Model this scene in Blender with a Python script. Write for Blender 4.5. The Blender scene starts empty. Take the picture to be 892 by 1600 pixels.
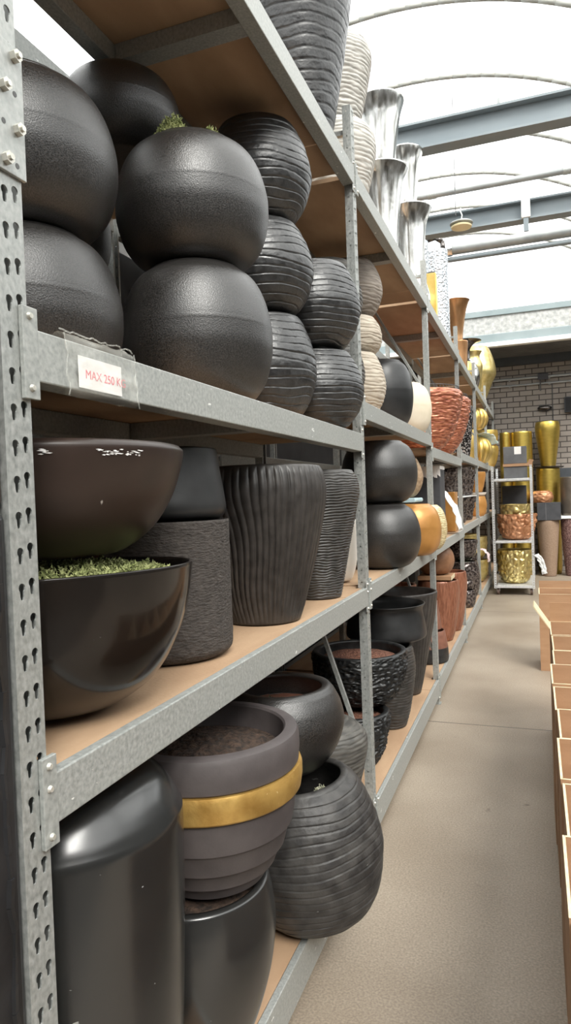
import bpy, bmesh, math, random
from mathutils import Vector, Matrix, noise
R_ = random.Random(7)
PI = math.pi
COL = bpy.context.scene.collection
sin, cos = math.sin, math.cos

# ------------------------------------------------------------------ materials
def new_mat(name):
    m = bpy.data.materials.new(name); m.use_nodes = True
    nt = m.node_tree; b = nt.nodes['Principled BSDF']
    return m, nt, b

def mat(name, c1, c2=None, rough=.5, metal=0., nscale=6., stretch=(1, 1, 1), bump=0., bscale=60., bstretch=(1, 1, 1),
        detail=4., lo=.35, hi=.65, rough2=None, coat=0., chips=None, spec=.5, bdist=.01):
    """two-tone noise colour, optional second noise for bump, optional pale chips/scratches"""
    m, nt, b = new_mat(name)
    N, L = nt.nodes, nt.links
    tc = N.new('ShaderNodeTexCoord')
    mp = N.new('ShaderNodeMapping'); mp.inputs['Scale'].default_value = stretch
    L.new(tc.outputs['Object'], mp.inputs['Vector'])
    nz = N.new('ShaderNodeTexNoise'); nz.inputs['Scale'].default_value = nscale; nz.inputs['Detail'].default_value = detail
    L.new(mp.outputs[0], nz.inputs['Vector'])
    rp = N.new('ShaderNodeValToRGB')
    rp.color_ramp.elements[0].position = lo; rp.color_ramp.elements[1].position = hi
    rp.color_ramp.elements[0].color = (*c1, 1); rp.color_ramp.elements[1].color = (*(c2 or c1), 1)
    L.new(nz.outputs['Fac'], rp.inputs['Fac'])
    out = rp.outputs['Color']
    if chips:
        cc, cscale, cstr, thr = chips
        m2 = N.new('ShaderNodeMapping'); m2.inputs['Scale'].default_value = cstr
        m2.inputs['Rotation'].default_value = (.3, .2, .5)
        L.new(tc.outputs['Object'], m2.inputs['Vector'])
        n2 = N.new('ShaderNodeTexNoise'); n2.inputs['Scale'].default_value = cscale; n2.inputs['Detail'].default_value = 3
        L.new(m2.outputs[0], n2.inputs['Vector'])
        r2 = N.new('ShaderNodeValToRGB'); r2.color_ramp.elements[0].position = thr; r2.color_ramp.elements[1].position = thr + .02
        L.new(n2.outputs['Fac'], r2.inputs['Fac'])
        mx = N.new('ShaderNodeMix'); mx.data_type = 'RGBA'
        L.new(r2.outputs['Color'], mx.inputs[0]); L.new(out, mx.inputs[6]); mx.inputs[7].default_value = (*cc, 1)
        out = mx.outputs[2]
    L.new(out, b.inputs['Base Color'])
    b.inputs['Metallic'].default_value = metal
    b.inputs['Specular IOR Level'].default_value = spec
    if rough2 is None: b.inputs['Roughness'].default_value = rough
    else:
        mr = N.new('ShaderNodeMapRange'); mr.inputs['From Min'].default_value = .3; mr.inputs['From Max'].default_value = .7
        mr.inputs['To Min'].default_value = rough; mr.inputs['To Max'].default_value = rough2
        L.new(nz.outputs['Fac'], mr.inputs['Value']); L.new(mr.outputs[0], b.inputs['Roughness'])
    b.inputs['Coat Weight'].default_value = coat
    if bump:
        m3 = N.new('ShaderNodeMapping'); m3.inputs['Scale'].default_value = bstretch
        L.new(tc.outputs['Object'], m3.inputs['Vector'])
        n3 = N.new('ShaderNodeTexNoise'); n3.inputs['Scale'].default_value = bscale; n3.inputs['Detail'].default_value = 3
        L.new(m3.outputs[0], n3.inputs['Vector'])
        bp = N.new('ShaderNodeBump'); bp.inputs['Strength'].default_value = bump; bp.inputs['Distance'].default_value = bdist
        L.new(n3.outputs['Fac'], bp.inputs['Height']); L.new(bp.outputs[0], b.inputs['Normal'])
    return m

M = {}
M['galv'] = mat('galvanized_steel', (.30, .315, .30), (.48, .49, .475), rough=.4, rough2=.6, metal=.5, nscale=130, stretch=(1, 1, .7), lo=.3, hi=.7, bump=.05, bscale=90)
M['galv_beam'] = mat('galvanized_beam_steel', (.30, .315, .30), (.46, .47, .45), rough=.45, rough2=.62, metal=.35, nscale=150, stretch=(1, .8, .8), lo=.3, hi=.7, chips=((.78, .79, .76), 30, (1, .6, 1.6), .70))
M['bolt'] = mat('zinc_bolt', (.55, .54, .48), (.68, .66, .6), rough=.4, metal=.5, nscale=80)
M['board'] = mat('hardboard', (.37, .235, .14), (.47, .315, .195), rough=.75, nscale=5, stretch=(1.5, .5, 1), bump=.1, bscale=120, chips=((.10, .06, .04), 60, (1, 1, 1), .77))
M['globe'] = mat('black_grained_fibreclay', (.007, .0065, .006), (.034, .031, .029), rough=.28, rough2=.46, nscale=300, detail=2, bump=.35, bscale=330, bdist=.0026, spec=.85)
M['slate'] = mat('black_layered_clay', (.011, .011, .0115), (.028, .028, .0285), rough=.30, rough2=.48, nscale=40, spec=.9, bump=.4, bscale=70, bdist=.004)
M['slate_dusty'] = mat('dusty_layered_clay', (.022, .0205, .02), (.056, .053, .05), rough=.5, nscale=20, bump=.4, bscale=60, bdist=.004, chips=((.2, .2, .19), 22, (1, 1, 3.5), .72))
M['bronze'] = mat('dark_bronze_glaze', (.022, .0135, .0105), (.040, .024, .018), rough=.34, rough2=.46, nscale=5, chips=((.55, .52, .48), 26, (1, 1, .5), .755))
M['gloss'] = mat('glossy_black_glaze', (.008, .007, .0065), (.014, .010, .008), rough=.12, rough2=.2, nscale=4, coat=.1, spec=.35, chips=((.3, .3, .29), 34, (.25, 1, 2.2), .735))
M['satin'] = mat('satin_charcoal_glaze', (.014, .0145, .0145), (.021, .0205, .0195), rough=.21, rough2=.27, spec=.8, nscale=3, stretch=(1, 1, 2), chips=((.32, .32, .3), 40, (.3, 1, 1.6), .745))
M['smoke'] = mat('smoky_black_glaze', (.013, .0135, .014), (.042, .042, .043), rough=.38, nscale=7, lo=.45, hi=.85)
M['concrete_brown'] = mat('rough_dark_concrete', (.036, .030, .026), (.062, .052, .046), rough=.8, nscale=60, bump=.9, bscale=75, bstretch=(1, 1, 2.6), bdist=.006)
M['flute'] = mat('black_fluted_clay', (.026, .023, .021), (.045, .040, .037), rough=.4, nscale=30)
M['thread'] = mat('black_thread_ribbed_clay', (.030, .028, .026), (.058, .054, .05), rough=.42, nscale=30)
M['taupe'] = mat('taupe_grey_clay', (.062, .052, .052), (.085, .072, .071), rough=.6, nscale=12, bump=.1, bscale=150, bdist=.003)
M['goldband'] = mat('gold_leaf_band', (.42, .24, .06), (.66, .42, .13), rough=.42, metal=.65, nscale=14, bump=.3, bscale=60, bdist=.004, chips=((.9, .72, .35), 70, (1, 1, 1), .7))
M['rock'] = mat('black_rock_clay', (.010, .0105, .011), (.024, .025, .0255), rough=.4, nscale=30, bump=.3, bscale=90, bdist=.004)
M['cream'] = mat('cream_fibreclay', (.66, .58, .44), (.74, .66, .53), rough=.6, nscale=8, bump=.15, bscale=80, bdist=.003)
M['white'] = mat('white_lacquer', (.75, .70, .62), (.8, .75, .68), rough=.4, nscale=6)
M['beige_ribs'] = mat('beige_ribbed_clay', (.40, .34, .27), (.56, .50, .41), rough=.7, nscale=14, stretch=(1, 1, 4))
M['pale_ribs'] = mat('pale_grey_ribbed_clay', (.38, .37, .34), (.58, .56, .52), rough=.7, nscale=14, stretch=(1, 1, 4))
M['taupe_ribs'] = mat('taupe_ribbed_clay', (.20, .17, .145), (.30, .26, .22), rough=.75, nscale=14, stretch=(1, 1, 4))
M['ash_ribs'] = mat('ash_ribbed_clay', (.05, .047, .043), (.12, .113, .10), rough=.6, nscale=14, stretch=(1, 1, 5))
M['silver'] = mat('polished_aluminium', (.52, .50, .46), (.76, .76, .74), rough=.12, rough2=.28, metal=1, nscale=7, stretch=(5, 5, .5), lo=.38, hi=.6, bump=.05, bscale=24, bdist=.01)
M['foil'] = mat('crinkled_silver', (.60, .64, .68), (.78, .80, .82), rough=.22, metal=1, nscale=30, bump=.9, bscale=48, bdist=.02)
M['copper_fibre'] = mat('copper_fibre', (.24, .065, .035), (.66, .27, .16), rough=.34, metal=.5, nscale=14, stretch=(1, 1, 7), lo=.38, hi=.62)
M['copper_glaze'] = mat('copper_brown_glaze', (.20, .075, .042), (.32, .135, .08), rough=.32, metal=.25, nscale=26, stretch=(3, 3, .6))
M['terracotta'] = mat('brown_terracotta', (.15, .062, .040), (.215, .095, .062), rough=.5, nscale=18)
M['tan_brown'] = mat('tan_brown_glaze', (.20, .095, .048), (.30, .155, .085), rough=.45, nscale=12, metal=.2)
M['amber'] = mat('amber_lacquer', (.42, .19, .045), (.60, .30, .09), rough=.32, metal=.35, nscale=5)
M['tan_weave'] = mat('tan_weave', (.26, .17, .10), (.42, .30, .19), rough=.7, nscale=30, stretch=(1, 1, 2))
M['gold_weave'] = mat('pale_gold_weave', (.55, .43, .22), (.78, .66, .4), rough=.45, metal=.3, nscale=26, stretch=(1, 1, 2))
M['gold'] = mat('gold_metal', (.58, .42, .09), (.68, .50, .13), rough=.3, rough2=.38, metal=.92, nscale=10, stretch=(1, 1, 3), lo=.25, hi=.75, bump=0)
M['gold_hammer'] = mat('pale_hammered_gold', (.56, .43, .15), (.74, .62, .30), rough=.33, metal=.85, nscale=14)
M['gold_satin'] = mat('satin_gold', (.62, .42, .10), (.74, .54, .2), rough=.34, metal=.75, nscale=8)
M['copper_pebble'] = mat('copper_pebble', (.40, .17, .075), (.60, .31, .17), rough=.42, metal=.45, nscale=14)
M['copper_metal'] = mat('aged_copper', (.46, .23, .10), (.60, .34, .17), rough=.28, metal=.9, nscale=10, stretch=(1, 1, .4))
M['gunmetal'] = mat('dark_gunmetal', (.10, .09, .085), (.16, .145, .135), rough=.2, metal=.9, nscale=8)
M['speckle'] = mat('silver_black_mosaic', (.03, .027, .026), (.62, .58, .56), rough=.25, metal=.6, nscale=46, lo=.5, hi=.6)
M['shell'] = mat('dark_shell_glaze', (.030, .022, .020), (.20, .165, .15), rough=.17, metal=.4, nscale=42, lo=.42, hi=.68)
M['mosaic'] = mat('wine_brown_mosaic', (.12, .06, .055), (.30, .19, .17), rough=.45, nscale=50, lo=.45, hi=.6)
M['greybrown'] = mat('grey_brown_metal', (.15, .125, .10), (.20, .17, .14), rough=.4, metal=.6, nscale=6)
M['sand'] = mat('sandy_brown_clay', (.25, .165, .11), (.31, .215, .15), rough=.8, nscale=60, bump=.2, bscale=150, bdist=.003)
M['soil'] = mat('potting_soil', (.018, .012, .009), (.075, .045, .03), rough=.95, nscale=60, bump=.8, bscale=110, bdist=.01)
M['leca'] = mat('clay_pebbles', (.09, .035, .022), (.24, .105, .065), rough=.9, nscale=90, bump=.9, bscale=120, bdist=.01)
M['moss'] = mat('dry_green_moss', (.16, .19, .06), (.42, .44, .20), rough=.95, nscale=40)
M['lichen'] = mat('pale_dry_lichen', (.20, .21, .12), (.55, .54, .44), rough=.95, nscale=50)
M['moss_dark'] = mat('dull_green_moss', (.03, .045, .02), (.10, .13, .06), rough=.95, nscale=40)
M['card'] = mat('brown_cardboard', (.34, .19, .10), (.40, .235, .13), rough=.8, nscale=3, stretch=(1, 1, 6), bump=.05, bscale=90)
M['card_edge'] = mat('cardboard_cut_edge', (.60, .49, .31), (.68, .58, .39), rough=.85, nscale=40)
M['blackplastic'] = mat('black_plastic_wrap', (.012, .012, .013), (.022, .022, .024), rough=.32, rough2=.5, nscale=9, bump=.15, bscale=14, bdist=.02, chips=((.16, .15, .145), 14, (1, 1, .35), .70))
M['greybox'] = mat('grey_board', (.105, .105, .11), (.13, .13, .135), rough=.75, nscale=10)
M['darkbox'] = mat('dark_grey_board', (.04, .041, .046), (.055, .056, .062), rough=.7, nscale=10)
M['paper'] = mat('white_paper', (.80, .78, .76), (.86, .84, .82), rough=.7, nscale=10)
M['pinkpaper'] = mat('pale_pink_paper', (.74, .55, .57), (.78, .64, .65), rough=.6, nscale=10)
M['redink'] = mat('faded_red_print', (.75, .16, .20), (.82, .25, .28), rough=.6, nscale=30)
M['cloth'] = mat('white_wrap', (.72, .74, .74), (.86, .87, .86), rough=.45, nscale=14, bump=.3, bscale=30, bdist=.02)
M['mintcloth'] = mat('pale_mint_wrap', (.55, .72, .68), (.78, .86, .82), rough=.5, nscale=9)
M['bluetray'] = mat('pale_blue_plastic', (.42, .60, .66), (.55, .70, .74), rough=.4, nscale=9)
M['steelbeam'] = mat('blue_grey_painted_steel', (.18, .215, .235), (.235, .27, .29), rough=.5, nscale=4, stretch=(.3, 1, 1))
M['darksteel'] = mat('dark_painted_steel', (.045, .052, .062), (.06, .068, .078), rough=.5, nscale=4)
M['pipe'] = mat('pale_grey_pipe', (.27, .285, .285), (.35, .36, .355), rough=.4, metal=.3, nscale=6)
M['whitepaint'] = mat('white_painted_metal', (.80, .80, .77), (.86, .86, .83), rough=.4, nscale=6)
M['tubeglass'] = mat('milky_tube_glass', (.50, .52, .51), (.56, .58, .57), rough=.3, nscale=5)
M['rib'] = mat('vault_rib_aluminium', (.30, .30, .27), (.36, .36, .33), rough=.5, nscale=5)
M['fasciaband'] = mat('pale_blue_grey_sheet', (.21, .26, .27), (.25, .30, .31), rough=.5, nscale=3)
M['fasciapanel'] = mat('textured_white_panel', (.30, .31, .30), (.50, .50, .49), rough=.7, nscale=14, bump=.3, bscale=30)
M['trolley'] = mat('trolley_zinc', (.60, .61, .62), (.72, .73, .73), rough=.4, metal=.4, nscale=30)
M['rubber'] = mat('brown_caster_rubber', (.11, .07, .055), (.15, .10, .08), rough=.6, nscale=20)
M['lampglass'] = mat('yellowed_lamp_glass', (.72, .62, .36), (.80, .70, .46), rough=.3, nscale=8)
M['wallpaint'] = mat('dim_grey_plaster', (.10, .098, .095), (.14, .136, .13), rough=.85, nscale=2)
M['dark_sheet'] = mat('black_shade_sheet_and_grille', (.012, .012, .013), (.02, .02, .021), rough=.8, nscale=5)
M['wire'] = mat('dark_wire', (.06, .06, .06), (.08, .08, .08), rough=.5, nscale=9)

def floor_material():
    m, nt, b = new_mat('polished_concrete_floor'); N, L = nt.nodes, nt.links
    tc = N.new('ShaderNodeTexCoord')
    n1 = N.new('ShaderNodeTexNoise'); n1.inputs['Scale'].default_value = 1.1; n1.inputs['Detail'].default_value = 6
    L.new(tc.outputs['Object'], n1.inputs['Vector'])
    r1 = N.new('ShaderNodeValToRGB'); r1.color_ramp.elements[0].position = .3; r1.color_ramp.elements[1].position = .7
    r1.color_ramp.elements[0].color = (.235, .19, .145, 1); r1.color_ramp.elements[1].color = (.36, .305, .245, 1)
    L.new(n1.outputs['Fac'], r1.inputs['Fac'])
    n2 = N.new('ShaderNodeTexNoise'); n2.inputs['Scale'].default_value = 130; n2.inputs['Detail'].default_value = 3
    L.new(tc.outputs['Object'], n2.inputs['Vector'])
    r2 = N.new('ShaderNodeValToRGB'); r2.color_ramp.elements[0].position = .35; r2.color_ramp.elements[1].position = .68
    r2.color_ramp.elements[0].color = (.80, .79, .78, 1); r2.color_ramp.elements[1].color = (1.2, 1.2, 1.18, 1)
    L.new(n2.outputs['Fac'], r2.inputs['Fac'])
    mx = N.new('ShaderNodeMix'); mx.data_type = 'RGBA'; mx.blend_type = 'MULTIPLY'; mx.inputs[0].default_value = 1
    L.new(r1.outputs[0], mx.inputs[6]); L.new(r2.outputs[0], mx.inputs[7])
    # small dark stains
    n3 = N.new('ShaderNodeTexNoise'); n3.inputs['Scale'].default_value = 9; n3.inputs['Detail'].default_value = 5
    L.new(tc.outputs['Object'], n3.inputs['Vector'])
    r3 = N.new('ShaderNodeValToRGB'); r3.color_ramp.elements[0].position = .70; r3.color_ramp.elements[1].position = .76
    L.new(n3.outputs['Fac'], r3.inputs['Fac'])
    m2 = N.new('ShaderNodeMix'); m2.data_type = 'RGBA'
    L.new(r3.outputs[0], m2.inputs[0]); L.new(mx.outputs[2], m2.inputs[6]); m2.inputs[7].default_value = (.17, .135, .105, 1)
    # saw-cut joints every 4.4 m along the aisle
    sp = N.new('ShaderNodeSeparateXYZ'); L.new(tc.outputs['Object'], sp.inputs[0])
    ma = N.new('ShaderNodeMath'); ma.operation = 'ADD'; ma.inputs[1].default_value = -.21; L.new(sp.outputs['Y'], ma.inputs[0])
    md = N.new('ShaderNodeMath'); md.operation = 'MODULO'; md.inputs[1].default_value = 4.4; L.new(ma.outputs[0], md.inputs[0])
    lt = N.new('ShaderNodeMath'); lt.operation = 'LESS_THAN'; lt.inputs[1].default_value = .012; L.new(md.outputs[0], lt.inputs[0])
    m3 = N.new('ShaderNodeMix'); m3.data_type = 'RGBA'
    L.new(lt.outputs[0], m3.inputs[0]); L.new(m2.outputs[2], m3.inputs[6]); m3.inputs[7].default_value = (.09, .075, .06, 1)
    L.new(m3.outputs[2], b.inputs['Base Color'])
    b.inputs['Roughness'].default_value = .48
    bp = N.new('ShaderNodeBump'); bp.inputs['Strength'].default_value = .15; bp.inputs['Distance'].default_value = .004
    L.new(n2.outputs['Fac'], bp.inputs['Height']); L.new(bp.outputs[0], b.inputs['Normal'])
    return m

def brick_material():
    m, nt, b = new_mat('sand_lime_brick'); N, L = nt.nodes, nt.links
    tc = N.new('ShaderNodeTexCoord'); sp = N.new('ShaderNodeSeparateXYZ'); cb = N.new('ShaderNodeCombineXYZ')
    L.new(tc.outputs['Object'], sp.inputs[0]); L.new(sp.outputs['X'], cb.inputs['X']); L.new(sp.outputs['Z'], cb.inputs['Y'])
    br = N.new('ShaderNodeTexBrick'); L.new(cb.outputs[0], br.inputs['Vector'])
    br.inputs['Color1'].default_value = (.25, .22, .195, 1); br.inputs['Color2'].default_value = (.30, .265, .235, 1)
    br.inputs['Mortar'].default_value = (.075, .065, .058, 1)
    br.inputs['Scale'].default_value = 1; br.inputs['Brick Width'].default_value = .23; br.inputs['Row Height'].default_value = .1
    br.inputs['Mortar Size'].default_value = .009; br.inputs['Mortar Smooth'].default_value = .1; br.offset = .5
    L.new(br.outputs['Color'], b.inputs['Base Color']); b.inputs['Roughness'].default_value = .9
    bp = N.new('ShaderNodeBump'); bp.inputs['Strength'].default_value = .5; bp.inputs['Distance'].default_value = .01; bp.invert = True
    L.new(br.outputs['Fac'], bp.inputs['Height']); L.new(bp.outputs[0], b.inputs['Normal'])
    return m

def sheet_material(name, transp, tint):
    """milky translucent polycarbonate / plastic film"""
    m = bpy.data.materials.new(name); m.use_nodes = True
    nt = m.node_tree; N, L = nt.nodes, nt.links; N.clear()
    o = N.new('ShaderNodeOutputMaterial'); mx = N.new('ShaderNodeMixShader'); mx.inputs[0].default_value = transp
    d = N.new('ShaderNodeBsdfTranslucent'); d.inputs['Color'].default_value = (*tint, 1)
    t = N.new('ShaderNodeBsdfTransparent'); t.inputs['Color'].default_value = (*tint, 1)
    tc = N.new('ShaderNodeTexCoord'); nz = N.new('ShaderNodeTexNoise'); nz.inputs['Scale'].default_value = 3
    L.new(tc.outputs['Object'], nz.inputs['Vector'])
    mr = N.new('ShaderNodeMapRange'); mr.inputs['To Min'].default_value = transp - .08; mr.inputs['To Max'].default_value = transp + .08
    L.new(nz.outputs['Fac'], mr.inputs['Value']); L.new(mr.outputs[0], mx.inputs[0])
    L.new(d.outputs[0], mx.inputs[1]); L.new(t.outputs[0], mx.inputs[2]); L.new(mx.outputs[0], o.inputs['Surface'])
    return m

def film_material():
    m = bpy.data.materials.new('clear_plastic_film'); m.use_nodes = True
    nt = m.node_tree; N, L = nt.nodes, nt.links; N.clear()
    o = N.new('ShaderNodeOutputMaterial'); mx = N.new('ShaderNodeMixShader')
    p = N.new('ShaderNodeBsdfPrincipled'); p.inputs['Base Color'].default_value = (.82, .82, .76, 1); p.inputs['Roughness'].default_value = .3
    t = N.new('ShaderNodeBsdfTransparent')
    tc = N.new('ShaderNodeTexCoord'); nz = N.new('ShaderNodeTexNoise'); nz.inputs['Scale'].default_value = 22; nz.inputs['Detail'].default_value = 4
    mp = N.new('ShaderNodeMapping'); mp.inputs['Rotation'].default_value = (.6, 0, 0); mp.inputs['Scale'].default_value = (1, .6, 2)
    L.new(tc.outputs['Object'], mp.inputs['Vector']); L.new(mp.outputs[0], nz.inputs['Vector'])
    mr = N.new('ShaderNodeMapRange'); mr.inputs['From Min'].default_value = .35; mr.inputs['From Max'].default_value = .65
    mr.inputs['To Min'].default_value = .93; mr.inputs['To Max'].default_value = .72
    L.new(nz.outputs['Fac'], mr.inputs['Value']); L.new(mr.outputs[0], mx.inputs[0])
    L.new(p.outputs[0], mx.inputs[1]); L.new(t.outputs[0], mx.inputs[2]); L.new(mx.outputs[0], o.inputs['Surface'])
    return m
M['film'] = film_material()
M['vault'] = sheet_material('milky_vault_sheet', .72, (.97, .98, .97))

# ------------------------------------------------------------------ mesh helpers
class MB:
    def __init__(s): s.v = []; s.f = []; s.mi = []
    def add(s, vs, fs, mi=0):
        b = len(s.v); s.v += [tuple(v) for v in vs]
        for f in fs: s.f.append(tuple(b + i for i in f)); s.mi.append(mi)
        return s
    def box(s, x0, x1, y0, y1, z0, z1, mi=0):
        vs = [(x, y, z) for x in (x0, x1) for y in (y0, y1) for z in (z0, z1)]
        return s.add(vs, [(0, 1, 3, 2), (4, 6, 7, 5), (0, 4, 5, 1), (2, 3, 7, 6), (0, 2, 6, 4), (1, 5, 7, 3)], mi)
    def prism(s, poly, axis, a, b, mi=0):
        n = len(poly)
        def P(p, t):
            if axis == 'y': return (p[0], t, p[1])
            if axis == 'x': return (t, p[0], p[1])
            return (p[0], p[1], t)
        vs = [P(p, a) for p in poly] + [P(p, b) for p in poly]
        fs = [tuple(range(n))[::-1], tuple(range(n, 2 * n))] + [(i, (i + 1) % n, n + (i + 1) % n, n + i) for i in range(n)]
        return s.add(vs, fs, mi)
    def tube(s, p, q, r, n=12, r2=None, mi=0):
        p, q = Vector(p), Vector(q); d = (q - p).normalized()
        u = d.orthogonal().normalized(); w = d.cross(u); r2 = r if r2 is None else r2
        vs = [p + (u * cos(2 * PI * i / n) + w * sin(2 * PI * i / n)) * r for i in range(n)] + \
             [q + (u * cos(2 * PI * i / n) + w * sin(2 * PI * i / n)) * r2 for i in range(n)]
        return s.add(vs, [(i, (i + 1) % n, n + (i + 1) % n, n + i) for i in range(n)] + [tuple(range(n))[::-1], tuple(range(n, 2 * n))], mi)
    def path(s, pts, r, n=8, mi=0):
        for a, b in zip(pts, pts[1:]): s.tube(a, b, r, n, mi=mi)
        return s
    def build(s, name, mats, parent=None, smooth=False, bevel=0., loc=None, sharp=None):
        me = bpy.data.meshes.new(name); me.from_pydata(s.v, [], s.f); me.update()
        if not isinstance(mats, (list, tuple)): mats = [mats]
        for m in mats: me.materials.append(m)
        if len(mats) > 1: me.polygons.foreach_set('material_index', s.mi)
        bm = bmesh.new(); bm.from_mesh(me); bmesh.ops.recalc_face_normals(bm, faces=bm.faces); bm.to_mesh(me); bm.free()
        if smooth:
            me.polygons.foreach_set('use_smooth', [True] * len(me.polygons))
            if sharp: me.set_sharp_from_angle(angle=math.radians(sharp))
        o = bpy.data.objects.new(name, me); COL.objects.link(o)
        if parent: o.parent = parent
        if loc: o.location = loc
        if bevel:
            b = o.modifiers.new('bevel', 'BEVEL'); b.width = bevel; b.segments = 2; b.limit_method = 'ANGLE'
        return o

def empty(name, loc=(0, 0, 0), rz=0):
    o = bpy.data.objects.new(name, None); COL.objects.link(o); o.location = loc; o.rotation_euler = (0, 0, rz); o.empty_display_size = .1
    return o
def tag(o, label, cat, group=None):
    o['label'] = label; o['category'] = cat
    if group: o['group'] = group
    return o
def struct(o): o['kind'] = 'structure'; return o
def share(o, name, parent, loc=(0, 0, 0)):
    c = o.copy(); c.name = name; COL.objects.link(c); c.parent = parent; c.location = loc
    return c

def spline(pts, n):
    """Catmull-Rom through control points, n samples, even in arc length"""
    P = [Vector((a, b, 0)) for a, b in pts]; P = [P[0] * 2 - P[1]] + P + [P[-1] * 2 - P[-2]]
    out = []
    for i in range(1, len(P) - 2):
        for k in range(24):
            t = k / 24; a, b, c, d = P[i - 1], P[i], P[i + 1], P[i + 2]
            out.append(.5 * ((2 * b) + (c - a) * t + (2 * a - 5 * b + 4 * c - d) * t * t + (3 * b - a - 3 * c + d) * t ** 3))
    out.append(P[-2])
    L = [0]
    for a, b in zip(out, out[1:]): L.append(L[-1] + (b - a).length)
    res = []; j = 0
    for k in range(n):
        s = L[-1] * k / (n - 1)
        while j < len(L) - 2 and L[j + 1] < s: j += 1
        t = (s - L[j]) / max(1e-9, L[j + 1] - L[j]); p = out[j].lerp(out[j + 1], min(1, t)); res.append((max(0, p.x), p.y))
    return res

def lathe(mb, prof, seg, mi=0):
    """prof: list of (r,z); r==0 becomes a pole"""
    rows = []; v = []; f = []
    for r, z in prof:
        if r < 1e-6: rows.append([len(v)]); v.append((0, 0, z))
        else:
            rows.append(list(range(len(v), len(v) + seg)))
            v += [(r * cos(2 * PI * i / seg), r * sin(2 * PI * i / seg), z) for i in range(seg)]
    for A, B in zip(rows, rows[1:]):
        for i in range(seg):
            j = (i + 1) % seg
            if len(A) == 1 and len(B) == 1: continue
            if len(A) == 1: f.append((A[0], B[j], B[i]))
            elif len(B) == 1: f.append((A[i], A[j], B[0]))
            else: f.append((A[i], A[j], B[j], B[i]))
    return mb.add(v, f, mi)

# ---- surface relief functions: (theta, z_norm, x, y, z) -> radial offset in metres
def nz3(x, y, z): return noise.noise(Vector((x, y, z)))
def bands(n, depth, irr=.35, seed=0., rough=.25):
    """stacked slabs parted by wandering grooves"""
    def f(th, t, x, y, z):
        w = t * n + irr * nz3(cos(th) * 1.6 + seed, sin(th) * 1.6, t * 5) + .12 * sin(3 * th + seed * 7 + t * 9)
        fr = w - math.floor(w); e = min(fr, 1 - fr)
        g = max(0., 1 - e / .13)
        k = math.floor(w)
        return -depth * g * g * (.6 + .4 * nz3(cos(th) * 3, sin(th) * 3, k * 3.1)) + depth * .35 * nz3(k * 5.3 + seed, cos(th) * 1.2, sin(th) * 1.2) \
            + depth * rough * nz3(x * 22 + seed, y * 22, z * 34)
    return f
def threads(n, depth, seed=0.):
    """fine uneven thread-like ridges"""
    def f(th, t, x, y, z):
        w = t * n + .55 * nz3(cos(th) * 2.2 + seed, sin(th) * 2.2, t * 9) + .4 * nz3(cos(th) * 6, sin(th) * 6 + seed, t * 22)
        fr = w - math.floor(w)
        return depth * (sin(PI * fr) ** .6 - .75) * (.9 + .4 * nz3(cos(th) * 4, sin(th) * 4 + seed, w * .7))
    return f
def flutes(n, depth, seed=0.):
    """upright uneven folds"""
    def f(th, t, x, y, z):
        w = th / (2 * PI) * n + .9 * nz3(t * 2.4 + seed, cos(th) * 1.5, sin(th) * 1.5)
        fr = w - math.floor(w); k = math.floor(w) % n
        return depth * (abs(sin(PI * fr)) ** .5 - .75) * (.85 + .35 * sin(k * 2.7 + seed)) * min(1, t * 9 + .15)
    return f
def rocky(depth, s, seed=0.):
    def f(th, t, x, y, z):
        a = abs(nz3(x * s + seed, y * s, z * s * 1.5)); b = abs(nz3(x * s * 2.1, y * s * 2.1 + seed, z * s * 2.6)); c = nz3(x * s * .5, y * s * .5, z * s * .6 + seed)
        return depth * (-1.3 * a - .8 * b + .5 * c + .45)
    return f
def pebbled(depth, s, seed=0., zs=1.):
    def f(th, t, x, y, z):
        d = noise.voronoi(Vector((x * s + seed, y * s, z * s * zs)))[0]
        return depth * min(1, (d[1] - d[0]) * 1.7) - depth * .5
    return f
def fibres(depth, seed=0.):
    def f(th, t, x, y, z):
        return depth * (1.2 * nz3(cos(th) * 6 + seed, sin(th) * 6, z * 62) + .7 * nz3(cos(th) * 9, sin(th) * 9 + seed, z * 130) + .5 * nz3(cos(th) * 2, sin(th) * 2, z * 18))
    return f
def lobes(n, depth):
    def f(th, t, x, y, z): return depth * (abs(sin(th * n / 2)) ** .6 - .8) * max(.15, sin(PI * min(1, max(0, t))) ** .5)
    return f
def vlines(n, depth, seed=0.):
    def f(th, t, x, y, z): return depth * (nz3(cos(th) * n + seed, sin(th) * n, z * 2) + .5 * nz3(cos(th) * n * 2.3, sin(th) * n * 2.3, z * 4))
    return f
def seam(depth=.0008, at=.56):
    def f(th, t, x, y, z): return depth * math.exp(-((t - at - .004 * sin(th * 2)) / .0035) ** 2)
    return f

# ---- silhouettes (r of 1, z of 1)
GLOBE = [(.56, 0), (.74, .06), (.90, .19), (.985, .37), (1, .5), (.985, .62), (.91, .79), (.79, .92), (.62, 1)]
GLOBE_LOW = [(0.5, 0), (.72, .07), (.91, .24), (1, .48), (.94, .74), (.78, .93), (.66, 1)]
BOWL = [(0.40, 0), (.58, .05), (.76, .19), (.90, .42), (.975, .72), (1, 1)]
SLABPOT = [(.5, 0), (.7, .08), (.9, .26), (1, .5), (.93, .74), (.8, .92), (.72, 1)]
URN = [(.52, 0), (.62, .12), (.80, .36), (.95, .62), (1, .8), (.95, .93), (.86, 1)]
TAPER = [(.50, 0), (.60, .14), (.80, .45), (.95, .72), (1, .88), (.97, .97), (.94, 1)]
CYL = [(.90, 0), (.97, .04), (1, .12), (1, .5), (.99, 1)]
FLARE = [(.66, 0), (.78, .3), (.90, .65), (1, 1)]
TALLFLUTE = [(.56, 0), (.66, .15), (.84, .45), (.97, .72), (1, .85), (.97, .95), (.93, 1)]
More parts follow.
